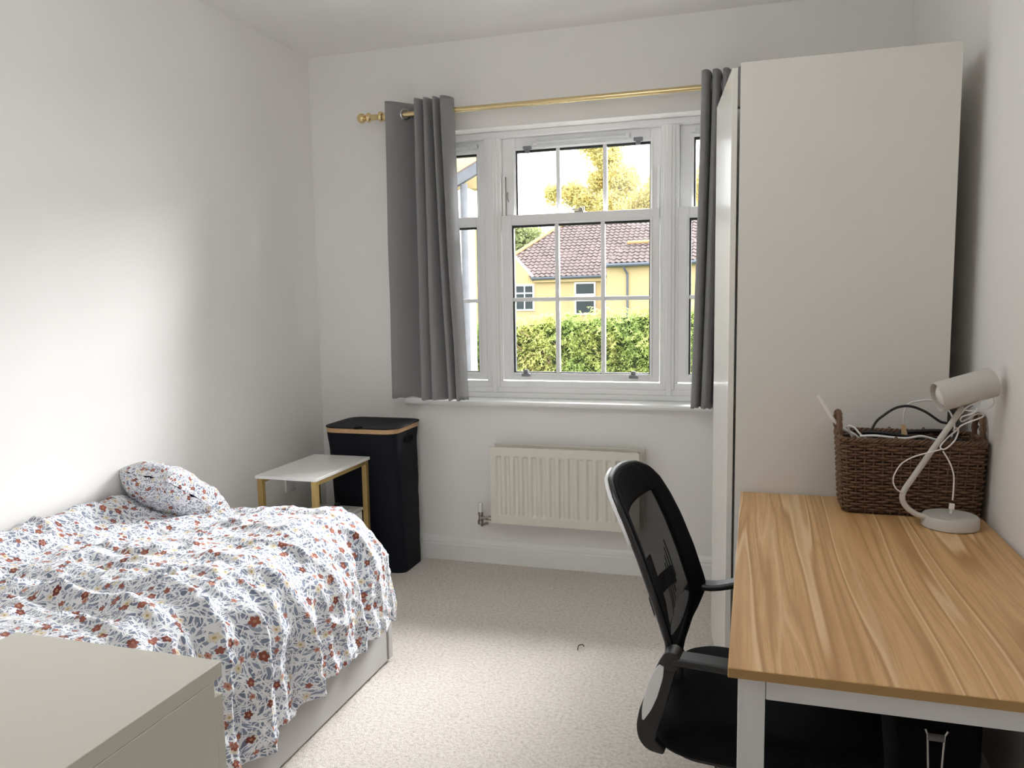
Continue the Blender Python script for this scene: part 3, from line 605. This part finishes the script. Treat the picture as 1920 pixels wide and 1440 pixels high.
def ribbon(path, w, h, b0):
    mb = MB(); n = len(path); V = []
    for i, (a, z) in enumerate(path):
        a0, z0 = path[max(i-1, 0)]; a1, z1 = path[min(i+1, n-1)]; d = Vector((a1-a0, z1-z0)).normalized(); nn = Vector((-d.y, d.x))
        hh_ = float(np.interp(i/(n-1), np.linspace(0, 1, len(h)), h)) if isinstance(h, list) else h
        for sx, sy in ((-1, -1), (1, -1), (1, 1), (-1, 1)): V.append((a+nn.x*sy*hh_/2, b0+sx*w/2, z+nn.y*sy*hh_/2))
    F = [(i*4+k, i*4+(k+1) % 4, (i+1)*4+(k+1) % 4, (i+1)*4+k) for i in range(n-1) for k in range(4)] + [(3, 2, 1, 0), tuple((n-1)*4+k for k in range(4))]
    return mb.add(V, F)
def c2(pts, n=6): return [(p.x, p.y) for p in crom([(a, z, 0) for a, z in pts], n)]
for b0, rise in ((-.236, 0.), (.208, 1.)):
    pth = c2([(-.158, .580), (-.168, .555), (-.188, .49), (-.203, .44), (-.207, .41), (-.199, .388), (-.170, .374)])
    if rise: pth = [(a-.03, z) for a, z in pth]
    br = ribbon(pth, .022, [.034, .040, .046, .050, .046, .040, .028, .008], b0).build('arm_bracket', m_plast, oc, bevel=.005)
    ribbon([(a-.012, z) for a, z in pth[4:19]], .0245, [.010, .024, .026, .020, .004], b0).build('silver_insert', m_silver, br, bevel=.001, label='pale silver insert in the arm bracket')
    MB().lathe([(.014, -.024), (.020, -.021), (.020, .021), (.014, .024)], (-.154-.03*rise, b0, .583), (0, 1, 0), 20).build('arm_pivot', m_plast, br, smooth=40)
    zz = lambda a: .583+rise*.045*sstep(-.158, .02, a)-(1-rise)*.004*sstep(-.1, .1, a)
    pth = [(a, zz(a)) for a in np.linspace(-.155-.03*rise, .13, 16)] + [(.15, zz(.13)-.006), (.165, zz(.13)-.02)]
    ribbon(pth, .050, .016 if rise else .018, b0).build('armrest', m_plast, oc, bevel=.006)
# column and star base
MB().lathe([(.028, .19), (.028, .31)], n=16).build('gas_lift', m_plast, oc, smooth=40)
MB().box(-.10, .10, -.07, .07, .29, .325).build('mechanism', m_plast, oc, bevel=.008)
hub = MB().lathe([(.045, .09), (.045, .15), (.03, .2)], n=16).build('hub', m_plast, oc, smooth=40)
for k in range(5):
    a = R(45+72*k); d = Vector((math.cos(a), math.sin(a), 0))
    MB().tube([d*.03+Vector((0, 0, .125)), d*.16+Vector((0, 0, .112)), d*.29+Vector((0, 0, .082))], [.026, .022, .016], 8).build('star_leg', m_plast, oc, smooth=40)
    cs = MB(); n_ = Vector((-d.y, d.x, 0))
    for sg in (-1, 1): cs.lathe([(.018, -.008), (.025, -.005), (.025, .005), (.018, .008)], d*.29+n_*sg*.016+Vector((0, 0, .026)), n_, 16)
    cs.tube([d*.29+Vector((0, 0, .04)), d*.29+Vector((0, 0, .082))], .007, 8); cs.build('caster', m_plast, oc, smooth=40)

# ------------------------------------------------------------------ under the desk
sc_ = thing('suitcase', 'narrow black suitcase with metal trolley handle standing under the desk', 'suitcase', (2.60, -1.6, 0))
rel(MB().box(2.515, 2.682, -1.885, -1.30, .03, .60), sc_).build('body', m_black, sc_, bevel=.025, seg=4)
for y in (-1.80, -1.40): rel(MB().tube([(2.53, y, .02), (2.67, y, .02)], .019, 12), sc_).build('wheel', m_plast, sc_, smooth=40)
th = rel(MB().tube([(2.564, -1.897, .398), (2.569, -1.896, .385), (2.580, -1.893, .16)], .0028, 8).tube([(2.608, -1.897, .398), (2.602, -1.896, .385), (2.594, -1.893, .16)], .0028, 8), sc_).build('trolley_handle', m_chrome, sc_, smooth=40)
rel(MB().tube([(2.571, -1.897, .380), (2.601, -1.897, .380)], .008, 10), sc_).build('grip', m_catch, th, smooth=40)

# ------------------------------------------------------------------ wicker basket with leads on the desk
bk = thing('wicker_basket', 'rectangular brown wicker basket full of leads on the desk corner', 'basket', (2.600, -1.318, DZ))
BX0, BX1, BY0, BY1, BZ0, BZ1 = 2.434, 2.779, -1.405, -1.236, DZ+.003, DZ+.206
NS_ = 44
def perim(u, k, out=0.):
    """point of the rounded rectangle perimeter, u in 0..1, k height fraction (the sides flare upwards)"""
    g = -.006+.010*k; x0, x1, y0, y1 = BX0-g-out, min(BX1+g, XR-.012)+out, BY0-g-out, min(BY1+g, -1.229)+out; r = .022+out
    segs = [(x1-x0-2*r), PI/2*r, (y1-y0-2*r), PI/2*r]*2; tot = sum(segs); s_ = u*tot
    cs = [(x0+r, y0, 0), (x1-r, y0+r, -90), (x1, y0+r, 90), (x1-r, y1-r, 0), (x1-r, y1, 180), (x0+r, y1-r, 90), (x0, y1-r, 270), (x0+r, y0+r, 180)]
    for i, l in enumerate(segs):
        if s_ <= l or i == 7:
            if i % 2 == 0:
                a = R(cs[i][2]); return Vector((cs[i][0]+math.cos(a)*s_, cs[i][1]+math.sin(a)*s_, 0)), Vector((math.sin(a), -math.cos(a), 0))
            a = R(cs[i][2])+s_/r; nn = Vector((math.cos(a), math.sin(a), 0)); return Vector((cs[i][0], cs[i][1], 0))+nn*r, nn
        s_ -= l
wv = MB(); rows = 25
for j in range(rows):
    k = (j+.5)/rows; z = BZ0+.006+(BZ1-BZ0-.012)*k; pts = []
    jig = random.uniform(-.3, .3)
    for i in range(NS_*3):
        p_, n_ = perim(i/(NS_*3), k); ph = i/3*PI + (PI if j % 2 else 0)
        pts.append(p_ + n_*((.0046*math.sin(ph))) + Vector((0, 0, z+.0011*math.sin(i*.21+j*1.7+jig))))
    wv.tube(pts, random.uniform(.0031, .0041), 5, closed=True)
rel(wv, bk).build('weave', m_wick, bk, smooth=True, kind='stuff')
sk = MB()
for i in range(NS_):
    a_, n_ = perim((i+.5)/NS_, 0); b2, _ = perim((i+.5)/NS_, 1); h = random.uniform(-.004, .004)
    sk.tube([a_+Vector((0, 0, BZ0)), b2+Vector((0, 0, BZ1+h))], .0027, 5)
rel(sk, bk).build('stakes', m_wick, bk, smooth=True, kind='stuff')
pr = [perim(i/64, .5, -.006)[0] for i in range(64)]
ln = MB(); V = [p+Vector((0, 0, z)) for z in (BZ0+.002, BZ1-.012) for p in pr]
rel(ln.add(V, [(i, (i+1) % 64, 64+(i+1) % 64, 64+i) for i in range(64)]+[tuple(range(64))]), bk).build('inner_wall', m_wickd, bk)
rm = MB()
for ph in (0, 2.1, 4.2):
    pts = []
    for i in range(160):
        p_, n_ = perim(i/160, 1); a = i/160*2*PI*26+ph; pts.append(p_+n_*(.0045*math.cos(a))+Vector((0, 0, BZ1-.001+.0045*math.sin(a))))
    rm.tube(pts, .0038, 5, closed=True)
for i in range(17):
    u = random.random(); p_, n_ = perim(u, 1); q_, _ = perim((u+.012) % 1, 1); rm.tube(crom([p_+Vector((0, 0, BZ1)), (p_+q_)/2+n_*.004+Vector((0, 0, BZ1+random.uniform(.009, .016))), q_+Vector((0, 0, BZ1))], 5), .0018, 5)
rel(rm, bk).build('rim', m_wick, bk, smooth=True)
for x, y, tx in ((BX0-.003, -1.32, -.004), (BX1+.001, -1.32, .0)):
    hp = MB(); c_ = [(x, y-.040, BZ1-.012), (x+tx, y-.037, BZ1+.030), (x+tx, y-.022, BZ1+.058), (x+tx, y+.012, BZ1+.060), (x+tx, y+.034, BZ1+.034), (x, y+.04, BZ1-.012)]
    base = crom(c_, 8); hp.tube(base, .0062, 8)
    for ph in (0, PI):
        hp.tube([p+Vector((.006*math.cos(i*.75+ph), .0045*math.sin(i*.75+ph)*.6, .005*math.sin(i*.75+ph))) for i, p in enumerate(base)], .0042, 6)
    rel(hp, bk).build('handle', m_wick, bk, smooth=True)
def lead(pts, r, m, label, n=8): return MB().tube(crom([Vector(p) for p in pts], n), r, 8).build('lead', m, None, smooth=True, label=label, cat='cable', group='leads in the wicker basket')
P_ = lambda px, py, Y: tuple(at(px, py, Y=Y))
lead([(2.50, -1.33, .91), P_(1640, 795, -1.31), P_(1658, 778, -1.31), P_(1682, 764, -1.31), P_(1708, 762, -1.31), P_(1735, 772, -1.31), P_(1762, 790, -1.31), P_(1782, 800, -1.31), (2.70, -1.31, .90)], .0035, m_cordb, 'thick black lead arching out of the wicker basket')
lead([P_(1534, 741, -1.345), P_(1548, 764, -1.345), P_(1562, 786, -1.345), P_(1580, 803, -1.34), (2.475, -1.33, .935), (2.50, -1.33, .90)], .0050, m_cord, 'stiff white lead poking out past the left basket handle')
lead([(2.47, -1.34, .92), P_(1590, 800, -1.36), P_(1602, 802, -1.365), P_(1614, 815, -1.37), (2.51, -1.365, .925)], .0028, m_cord, 'short white lead looping over the front left basket rim')
lead([(2.62, -1.30, .90), P_(1696, 800, -1.28), P_(1695, 776, -1.28), P_(1703, 758, -1.28), P_(1722, 752, -1.28), P_(1748, 751, -1.28), P_(1775, 765, -1.28), P_(1790, 800, -1.28), (2.71, -1.29, .90)], .0025, m_cord, 'thin white lead looping up behind the lamp shade')
lead([P_(1612, 818, -1.385), P_(1640, 817, -1.385), P_(1670, 820, -1.385), P_(1700, 822, -1.385), P_(1725, 818, -1.38), P_(1745, 822, -1.375), (2.70, -1.37, .93)], .0035, m_cord, 'white lead lying along the front rim inside the basket')
for i, (y, z, lab) in enumerate(((-1.30, .938, 'uppermost coil'), (-1.335, .925, 'lower coil'))):
    pts = [Vector((2.615+.115*math.cos(a)+.01*math.sin(3*a+i), y+.040*math.sin(a), z+.010*math.sin(2*a+i))) for a in np.linspace(0, 2*PI, 17)[:-1]]
    MB().tube(crom(pts, 4, True), .0055, 8, closed=True).build('lead', m_cordb, None, smooth=True, label=f'black coiled lead in the wicker basket, {lab}', cat='cable', group='leads in the wicker basket')
pts = [Vector((2.55+.06*math.cos(a), -1.32+.03*math.sin(a), .915+.006*math.sin(2*a))) for a in np.linspace(0, 2*PI, 13)[:-1]]
MB().tube(crom(pts, 4, True), .008, 8, closed=True).build('lead', m_cordb, None, smooth=True, label='thick black lead coiled low at the left inside the basket', cat='cable', group='leads in the wicker basket')
c_ = at(1695, 806, Y=-1.39)
MB().prism([c_+Vector(v) for v in ((-.006, 0, -.012), (.008, 0, -.014), (.003, 0, .016), (-.008, 0, .014))], (0, 0, 0), (.0, .0012, 0)).build('paper_tag', m_tag, None, label='small brown paper tag among the leads in the basket', cat='tag')

# ------------------------------------------------------------------ desk lamp
LY = -1.495
dl = thing('desk_lamp', 'warm grey desk lamp with cylindrical shade in front of the basket', 'desk lamp', (2.686, -1.478, DZ))
rel(MB().lathe([(.063, 0), (.067, .003), (.067, .026), (.063, .031), (.0, .031)], (2.686, -1.478, DZ), n=48), dl).build('base', m_lamp, dl, smooth=40)
sp_ = crom([P_(1737, 970, LY), P_(1716, 963, LY), P_(1700, 951, LY), P_(1692, 936, LY), P_(1695, 920, LY), P_(1712, 895, LY), P_(1750, 841, LY), P_(1790, 785, LY), P_(1812, 752, LY)], 8)
rel(MB().tube(sp_, .0072, 12), dl).build('stem', m_lamp, dl, smooth=True)
c0, c1 = at(1757, 745, Y=LY-.014), at(1862, 716, Y=LY+.012)
ax = (c1-c0); Ls = ax.length; ax.normalize(); rs = .0375
shd = rel(MB().lathe([(rs-.002, .05), (rs-.002, 0), (rs, 0), (rs, Ls-.003), (rs-.003, Ls)], c0, ax, 40), dl).build('shade', m_lamp, dl, smooth=40)
rel(MB().lathe([(.013, .06), (.013, .045), (.024, .034), (.028, .022), (.026, .010), (.016, .003), (.0, .001)], c0, ax, 24), dl).build('bulb', m_bulb, dl, smooth=40)
j_ = at(1813, 757, Y=LY)
rel(MB().lathe([(.010, -.014), (.010, .014)], j_, (0, 1, 0), 16).tube([j_, j_+Vector((0, 0, .02))], .006, 10), dl).build('joint', m_catch, dl, smooth=40)
cy = LY-.012
cord = [P_(1803, 775, cy), P_(1815, 762, cy-.01), P_(1838, 752, cy-.004), P_(1860, 744, cy+.01), P_(1863, 758, cy+.01), P_(1848, 768, cy), P_(1815, 770, cy-.014), P_(1808, 765, cy+.02), P_(1826, 758, cy+.026), P_(1838, 748, cy+.01),
        P_(1828, 772, cy-.016), P_(1803, 782, cy-.012), P_(1805, 790, cy+.02), P_(1832, 776, cy+.022), P_(1843, 781, cy-.004), P_(1806, 796, cy-.016), P_(1792, 808, cy+.01), P_(1775, 822, cy+.012), P_(1763, 838, cy-.004), P_(1772, 842, cy-.01), P_(1790, 826, cy-.004), P_(1797, 806, cy+.02), P_(1790, 802, cy+.0)]
rel(MB().tube(crom(cord, 7), .0019, 6), dl).build('cord', m_cord, dl, smooth=True)
c2_ = [P_(1764, 843, cy-.004), P_(1740, 849, cy), P_(1712, 857, cy), P_(1690, 870, cy), P_(1677, 890, cy), P_(1675, 905, cy), P_(1682, 918, cy), P_(1697, 926, LY-.005)]
rel(MB().tube(crom(c2_, 7), .0019, 6), dl).build('cord', m_cord, dl, smooth=True)
c3_ = [P_(1768, 846, cy-.004), P_(1780, 866, cy), P_(1788, 890, cy), P_(1788, 915, cy), P_(1786, 938, cy)]
o = rel(MB().tube(crom(c3_, 7), .0019, 6), dl).build('cord', m_cord, dl, smooth=True)
pg = at(1784, 950, Y=cy); rel(MB().bar(pg+Vector((0, 0, -.007)), pg+Vector((.001, 0, .008)), .012, .007, (0, 1, 0)).bar(pg+Vector((-.002, 0, -.018)), pg+Vector((0, 0, -.007)), .006, .004, (0, 1, 0)), dl).build('plug', m_cord, o, bevel=.001)
tc_ = at(1088, 1215, Z=.006)
MB().tube(crom([tc_+Vector((.012, .016, .0)), tc_+Vector((.004, .018, .006)), tc_+Vector((-.008, .010, .004)), tc_+Vector((-.006, -.02, 0))], 5), .002, 5).build('thread', m_thread, None, smooth=True, label='hooked scrap of dark thread on the beige carpet', cat='thread')

# ------------------------------------------------------------------ outdoors
m_lawn = mat('rough_lawn', (.06, .09, .03), .95, var=.3, vscale=3)
m_brick = mat('yellow_stock_brick', (.40, .30, .155), .9, var=.10, vscale=1.2)
m_render = mat('white_render', (.8, .8, .78), .9, var=.03)
m_tile = mat('weathered_pink_roof_tile', (.088, .064, .061), .85, var=.3, vscale=.9)
m_ridge = mat('ochre_ridge_tile', (.34, .2, .09), .85, var=.2, vscale=2)
m_gutter = mat('slate_grey_gutter', (.07, .082, .105), .5, var=.05)
m_paint = mat('white_exterior_paint', (.85, .85, .84), .5, var=.02)
m_dkglass = mat('dark_window_pane', (.035, .043, .047), .25, var=.4, vscale=1.5, spec=.12)
m_board = mat('grey_weathered_board', (.06, .062, .07), .7, var=.4, vscale=8)
def leafmat(name, stops, scale):
    t = NT(name); v = t.coord(); t.link(t.ramp(t.noise(v, scale, 3, .7), stops), t.b.inputs['Base Color']); t.b.inputs['Roughness'].default_value = .7; t.b.inputs['Specular IOR Level'].default_value = .2
    tl = t.node('ShaderNodeBsdfTranslucent'); t.link(t.b.inputs['Base Color'].links[0].from_socket, tl.inputs[0]); mx = t.node('ShaderNodeMixShader'); mx.inputs[0].default_value = .5
    t.link(t.b.outputs[0], mx.inputs[1]); t.link(tl.outputs[0], mx.inputs[2]); t.link(mx.outputs[0], t.out.inputs[0]); return t.m
m_hedge = leafmat('conifer_hedge_green', [(.30, (.27, .37, .13)), (.46, (.43, .52, .18)), (.60, (.57, .59, .22)), (.75, (.66, .59, .28))], 1.6)
m_birch = leafmat('yellow_birch_leaf', [(.3, (.42, .39, .17)), (.55, (.60, .53, .22)), (.75, (.70, .49, .20))], .8)
m_green = leafmat('green_broadleaf', [(.3, (.16, .21, .10)), (.7, (.36, .38, .18))], .8)
m_bark = mat('pale_bark', (.42, .38, .32), .9, var=.3, vscale=6)
m_twig = mat('brown_conifer_twig', (.20, .13, .08), .9, var=.3, vscale=10)
GZ = -.35
MB().box(-60, 60, .35, 90, GZ-.2, GZ).build('ground_outside', m_lawn, label='lawn outside the window up to the houses', **st)
# hedge
hd = thing('hedge', 'feathery bright green conifer hedge outside the window', 'hedge', (0, 8.6, GZ))
def htop(x): return 1.13+.085*x*.9+.10*noise.noise(Vector((x*.8, 2, 0)))+.05*noise.noise(Vector((x*2.6, 5, 0)))
V = []; F = []
def frond(o, d, L, dr):
    """a drooping flat spray: a midrib strip with side sprigs"""
    d = Vector(d).normalized(); side = d.cross(Vector((0, 0, 1))).normalized(); side = (side*math.cos(dr)+Vector((0, 0, 1))*math.sin(dr)).normalized()
    pts = []
    for i in range(5):
        t = i/4; pts.append(o+d*(L*t)+Vector((0, 0, -.45*L*t*t)))
    for i in range(4):
        a, b = pts[i], pts[i+1]; n = len(V); w0, w1 = .010*(1-i/4.6), .010*(1-(i+1)/4.6)
        V.extend([a-side*w0, a+side*w0, b+side*w1, b-side*w1]); F.append((n, n+1, n+2, n+3))
        for sg in (-1, 1):
            l = L*.40*(1-.19*i)*random.uniform(.7, 1.2); tip = a+side*(sg*l*.75)+(b-a).normalized()*l*.75+Vector((0, 0, -.22*l)); n = len(V); w = (b-a)*.24
            V.extend([a, a+w*1.6, tip]); F.append((n, n+1, n+2))
            mid = a*.45+tip*.55; n = len(V); t2 = mid+(b-a).normalized()*l*.38+Vector((0, 0, -.1*l)); V.extend([mid, mid+w*.7, t2]); F.append((n, n+1, n+2))
for i in range(9500):
    x = random.uniform(-6, 5); tp = htop(x); u = random.random()
    if u < .90: z = random.uniform(GZ+.3, tp); y = 7.62+.10*noise.noise(Vector((x*1.7, z*2.2, 0)))*2+random.uniform(-.05, .10); d = (random.uniform(-.8, .8), -1, random.uniform(-.2, .7))
    else: y = random.uniform(7.6, 8.5); z = tp+random.uniform(-.08, .02)-.75*max(0, y-7.68); d = (random.uniform(-1, 1), random.uniform(-1.2, -.3), random.uniform(.1, .7))
    frond(Vector((x, y, z)), d, random.uniform(.16, .30), random.uniform(-.6, .6))
mb = MB(); mb.v = [tuple(p) for p in V]; mb.f = F; rel(mb, hd).build('foliage', m_hedge, hd, kind='stuff')
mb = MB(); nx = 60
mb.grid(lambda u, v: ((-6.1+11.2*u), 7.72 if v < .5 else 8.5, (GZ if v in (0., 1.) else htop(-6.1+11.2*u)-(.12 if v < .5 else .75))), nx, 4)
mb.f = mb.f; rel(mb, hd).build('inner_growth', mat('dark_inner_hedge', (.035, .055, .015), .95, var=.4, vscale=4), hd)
tw = MB()
for i in range(14):
    x = -1.2+random.uniform(-.25, .45); z = random.uniform(.35, .95); tw.tube(crom([(x, 7.75, z+.1), (x+.1, 7.55, z+.02), (x+random.uniform(.1, .3), 7.42, z-.06)], 4), .007, 5)
rel(tw, hd).build('bare_twigs', m_twig, hd, smooth=True)
# yellow brick house
HY = 40.
hs = thing('house', 'yellow brick house with pinkish tiled roof beyond the hedge', 'house', (-6, HY, GZ))
def wallbox(x0, x1, y0, y1, z0, z1): return rel(MB().box(x0, x1, y0, y1, z0, z1), hs)
g_ = MB(); g_.prism([Vector(p) for p in ((-16, HY, GZ), (-5.0, HY, GZ), (-5.0, HY, 2.55), (-9.9, HY, 2.45), (-13.0, HY, 5.9), (-16, HY, 2.6))], (0, 0, 0), (0, .3, 0)); rel(g_, hs).build('gable_wall', m_brick, hs)
wallbox(-5.3, 8, 38, 46, GZ, 3.05).build('wing_wall', m_brick, hs)
wallbox(-9.9, -5.0, 40.3, 46, GZ, 2.4).build('side_wall', m_brick, hs)
def tiled(name, poly, pitch_dir_bottom, mat_, wroll=.30, row=.34, run=None):
    """corrugated tile courses clipped to a polygon (list of (s, t)): s along the eave, t up the slope; origin, eave and slope vectors in pitch_dir_bottom"""
    O, E, U = [Vector(v) for v in pitch_dir_bottom]; Nn = E.cross(U).normalized()
    ss = [p[0] for p in poly]; ts = [p[1] for p in poly]; mb = MB()
    def inside(x, y):
        c = False; n = len(poly)
        for i in range(n):
            (x1, y1), (x2, y2) = poly[i], poly[i-1]
            if (y1 > y) != (y2 > y) and x < (x2-x1)*(y-y1)/(y2-y1)+x1: c = not c
        return c
    nc = int((max(ss)-min(ss))/wroll)+1; nr = int((max(ts)-min(ts))/row)+1
    prof = [(0, .0), (.18, .055), (.40, .06), (.58, .015), (.80, .0)]
    for j in range(nr):
        t = min(ts)+j*row
        for i in range(nc):
            s0 = min(ss)+i*wroll
            if not inside(s0+wroll/2, t+row/2): continue
            jit = random.uniform(-.012, .012); pr = prof+[(1., .0)]; V = []
            for a, h in pr: V.append(O+E*(s0+a*wroll)+U*(t-.03)+Nn*(h+.065+jit))
            for a, h in pr: V.append(O+E*(s0+a*wroll)+U*(t+row)+Nn*(h+.02))
            for a, h in pr: V.append(O+E*(s0+a*wroll)+U*(t-.03)+Nn*(h+.035+jit))
            m = len(pr); mb.add(V, [(k, k+1, m+k+1, m+k) for k in range(m-1)]+[(2*m+k, 2*m+k+1, k+1, k) for k in range(m-1)])
    return rel(mb, hs).build(name, mat_, hs, kind='stuff')
tan = math.tan(R(33)); Uv = Vector((0, math.cos(R(33)), math.sin(R(33)))); Ev = Vector((1, 0, .012)).normalized()
O1 = Vector((-9.9, HY-.25, 2.50))
def on_roof(px, py, O, N):
    d = _f + _r2*((px-960)/FPX) - _u2*((py-720)/FPX); t = (O-CAM).dot(N)/d.dot(N); return CAM+d*t
N1 = Ev.cross(Uv).normalized()
st_ = lambda p, O: ((p-O).dot(Ev), (p-O).dot(Uv))
edge1 = [on_roof(px, py, O1, N1) for px, py in ((999, 521), (963, 481), (1046, 428), (1090, 404))]
poly1 = [st_(p, O1) for p in edge1]; tmax = st_(on_roof(1170, 400, O1, N1), O1)[1]
poly1 = [poly1[0], poly1[1], poly1[2], (poly1[2][0]+1.15*(tmax-poly1[2][1]), tmax), (24, tmax), (24, 0)]
tiled('roof_tiles', poly1, (O1, Ev, Uv), m_tile)
bs = MB(); pp = [O1+Ev*s_+Uv*t_-N1*.02 for s_, t_ in poly1]; bs.prism(pp, (0, 0, 0), -N1*.15); rel(bs, hs).build('roof_deck', m_tile, hs)
rp = [O1+Ev*s_+Uv*t_+N1*.10 for s_, t_ in poly1]
rg = MB(); rg.tube([rp[1], rp[2], rp[3], rp[4]], .12, 8); rel(rg, hs).build('hip_tiles', m_ridge, hs, smooth=40)
vg = MB(); a, b = rp[0]-N1*.16, rp[1]-N1*.16; vg.bar(a, b, .10, .26, N1); rel(vg, hs).build('bargeboard', m_gutter, hs)
vg = MB(); vg.bar(a+N1*.16, b+N1*.16, .14, .08, N1); rel(vg, hs).build('verge_strip', m_paint, hs)
rel(MB().tube([O1+Vector((0, -.02, -.06)), O1+Ev*5.2+Vector((0, -.02, -.06))], .095, 8), hs).build('gutter', m_gutter, hs, smooth=40)
rel(MB().box(-9.8, -4.9, HY-.2, HY, 2.22, 2.40), hs).build('soffit_board', m_brick, hs)
O2 = Vector((-5.45, 37.75, 3.06)); poly2 = [(0, 0), (.85, 1.35), (1.05, 1.95), (14, 1.95), (14, 0)]
tiled('roof_tiles', poly2, (O2, Ev, Uv), m_tile)
pp = [O2+Ev*s_+Uv*t_-N1*.02 for s_, t_ in poly2]; rel(MB().prism(pp, (0, 0, 0), -N1*.12), hs).build('roof_deck', m_tile, hs)
pp = [O2+Ev*s_+Uv*t_+N1*.10 for s_, t_ in poly2]; rel(MB().tube([pp[2], pp[2]+Ev*2.3], .11, 8), hs).build('ridge_tiles', m_ridge, hs, smooth=40)
rel(MB().tube([O2+Vector((-.05, -.03, -.08)), O2+Ev*14+Vector((0, -.03, -.08))], .11, 8), hs).build('gutter', m_gutter, hs, smooth=40)
rel(MB().tube(crom([(-4.36, 37.72, 2.95), (-4.34, 37.75, 2.8), (-4.22, 37.9, 2.55), (-4.20, 37.92, 2.3), (-4.20, 37.92, GZ)], 4), .055, 8), hs).build('downpipe', m_gutter, hs, smooth=40)
def hwin(x0, x1, z0, z1, nx, zbars):
    f = MB(); frame_rect(f, x0, x1, z0, z1, .09, .09, .09, .09, HY-.06, HY); o = rel(f, hs).build('window', m_paint, hs)
    w = (x1-x0-.18)/nx
    for i in range(1, nx): rel(MB().box(x0+.09+w*i-.03, x0+.09+w*i+.03, HY-.055, HY-.02, z0+.09, z1-.09), hs).build('glazing_bar', m_paint, o)
    for z, h in zbars: rel(MB().box(x0+.09, x1-.09, HY-.056, HY-.02, z-h/2, z+h/2), hs).build('glazing_bar', m_paint, o)
    rel(MB().box(x0+.09, x1-.09, HY-.035, HY-.005, z0+.09, z1-.09), hs).build('pane', m_dkglass, o)
hwin(-10.98, -9.82, .62, 2.12, 2, ((1.62, .07), (1.27, .16)))
hwin(-7.48, -6.28, .35, 2.18, 1, ((1.33, .40),))
# wing of the near building seen through the left sash
nb = thing('neighbouring_building', 'near building with sloping grey roof board seen past the left curtain', 'building', (-1.2, 4.2, GZ))
rel(MB().prism([Vector(p) for p in ((-3.2, 4.2, GZ), (-.72, 4.2, GZ), (-.72, 4.2, 2.5), (-3.2, 4.2, 1.3))], (0, 0, 0), (0, .3, 0)), nb).build('wall', m_render, nb)
rel(MB().bar((-3.3, 4.12, 1.31), (-.36, 4.12, 2.75), .06, .10, (0, 0, 1)), nb).build('bargeboard', m_board, nb)
rel(MB().tube([(-.70, 4.14, GZ), (-.70, 4.14, 2.52)], .04, 10), nb).build('downpipe', m_board, nb, smooth=40)
rel(MB().prism([Vector(p) for p in ((-3.3, 4.16, 1.36), (-.40, 4.16, 2.78), (-.40, 4.16, 2.83), (-3.3, 4.16, 1.41))], (0, 0, 0), (0, .3, 0)), nb).build('roof', m_tile, nb)
rel(MB().box(-3.2, -.60, 4.5, 4.7, 2.52, 5.0), nb).build('upper_wall', m_brick, nb)
# trees
def tree(name, label, base, top, blobs, nleaf, size, lm, droop=0., cat='tree'):
    t = thing(name, label, cat, base, group='trees beyond the tiled house'); B = Vector(base); T = Vector(top)
    tr = MB(); mid = (B+T)/2+Vector((.3, 0, 0)); tr.tube(crom([B, mid, T], 8), [.32*(1-.93*i/16) for i in range(17)], 8)
    for c, r in blobs:
        c = Vector(c); s0 = B+(T-B)*max(.25, min(.9, (c.z-B.z-r)/(T.z-B.z))); tr.tube(crom([s0, (s0+c)/2+Vector((0, 0, .4)), c], 5), [.10*(1-.8*i/10) for i in range(11)], 6)
        for _ in range(5):
            e = c+Vector((random.uniform(-1, 1), random.uniform(-1, 1), random.uniform(-.6, .9)))*r; tr.tube(crom([c*.6+s0*.4, (c+e)/2+Vector((0, 0, .2)), e], 4), .03, 5)
    rel(tr, t).build('trunk', m_bark, t, smooth=40)
    V = []; F = []; tot = sum(r**2 for _, r in blobs)
    for c, r in blobs:
        c = Vector(c)
        for _ in range(int(nleaf*r*r/tot)):
            d = Vector((random.gauss(0, 1), random.gauss(0, 1), random.gauss(0, 1))).normalized()*r*random.random()**.5
            p = c+Vector((d.x, d.y, d.z*.9-droop*abs(random.gauss(0, .4))))
            a = Vector((random.gauss(0, 1), random.gauss(0, 1), random.gauss(0, 1))).normalized(); b = a.orthogonal().normalized(); s_ = size*random.uniform(.6, 1.3); n = len(V)
            V.extend([p-a*s_, p+b*s_*.6, p+a*s_, p-b*s_*.6]); F.append((n, n+1, n+2, n+3))
    mb = MB(); mb.v = [tuple(p) for p in V]; mb.f = F; rel(mb, t).build('foliage', lm, t, kind='stuff'); return t
tree('birch_tree', 'tall yellowing birch tree behind the tiled roof', (-6.6, 52, GZ), (-7.3, 52, 13.5), [((-8.9, 52, 12.3), 1.0), ((-7.8, 52, 11.2), 1.2), ((-8.3, 52, 9.6), 1.0), ((-10.2, 52, 8.9), .95), ((-11.6, 52, 9.0), .8), ((-9.2, 51.5, 8.2), .9), ((-7.2, 52, 12.8), 1.0), ((-6.6, 51.5, 9.6), 1.3), ((-7.4, 51, 7.8), 1.2)], 15000, .115, m_birch, .9)
tree('birch_tree', 'dense golden birch tree at the right above the roof', (-4.2, 55, GZ), (-4.0, 55, 11), [((-5.6, 55, 8.2), 1.7), ((-4.0, 55, 9.6), 1.5), ((-3.2, 55, 7.8), 1.7), ((-5.2, 55, 6.6), 1.6), ((-2.2, 55, 9.4), 1.5), ((-6.4, 55, 7.2), 1.2)], 18000, .115, m_birch, .6)
tree('green_tree', 'pale green tree left of the tiled roof', (-15.2, 56, GZ), (-15.2, 56, 7), [((-15.3, 56, 5.6), 1.6), ((-14.2, 56, 6.2), .9), ((-16.6, 56, 6.2), 1.6), ((-14.2, 56, 4.9), 1.1), ((-15.5, 56, 7.0), .9)], 6000, .14, m_green, .2)
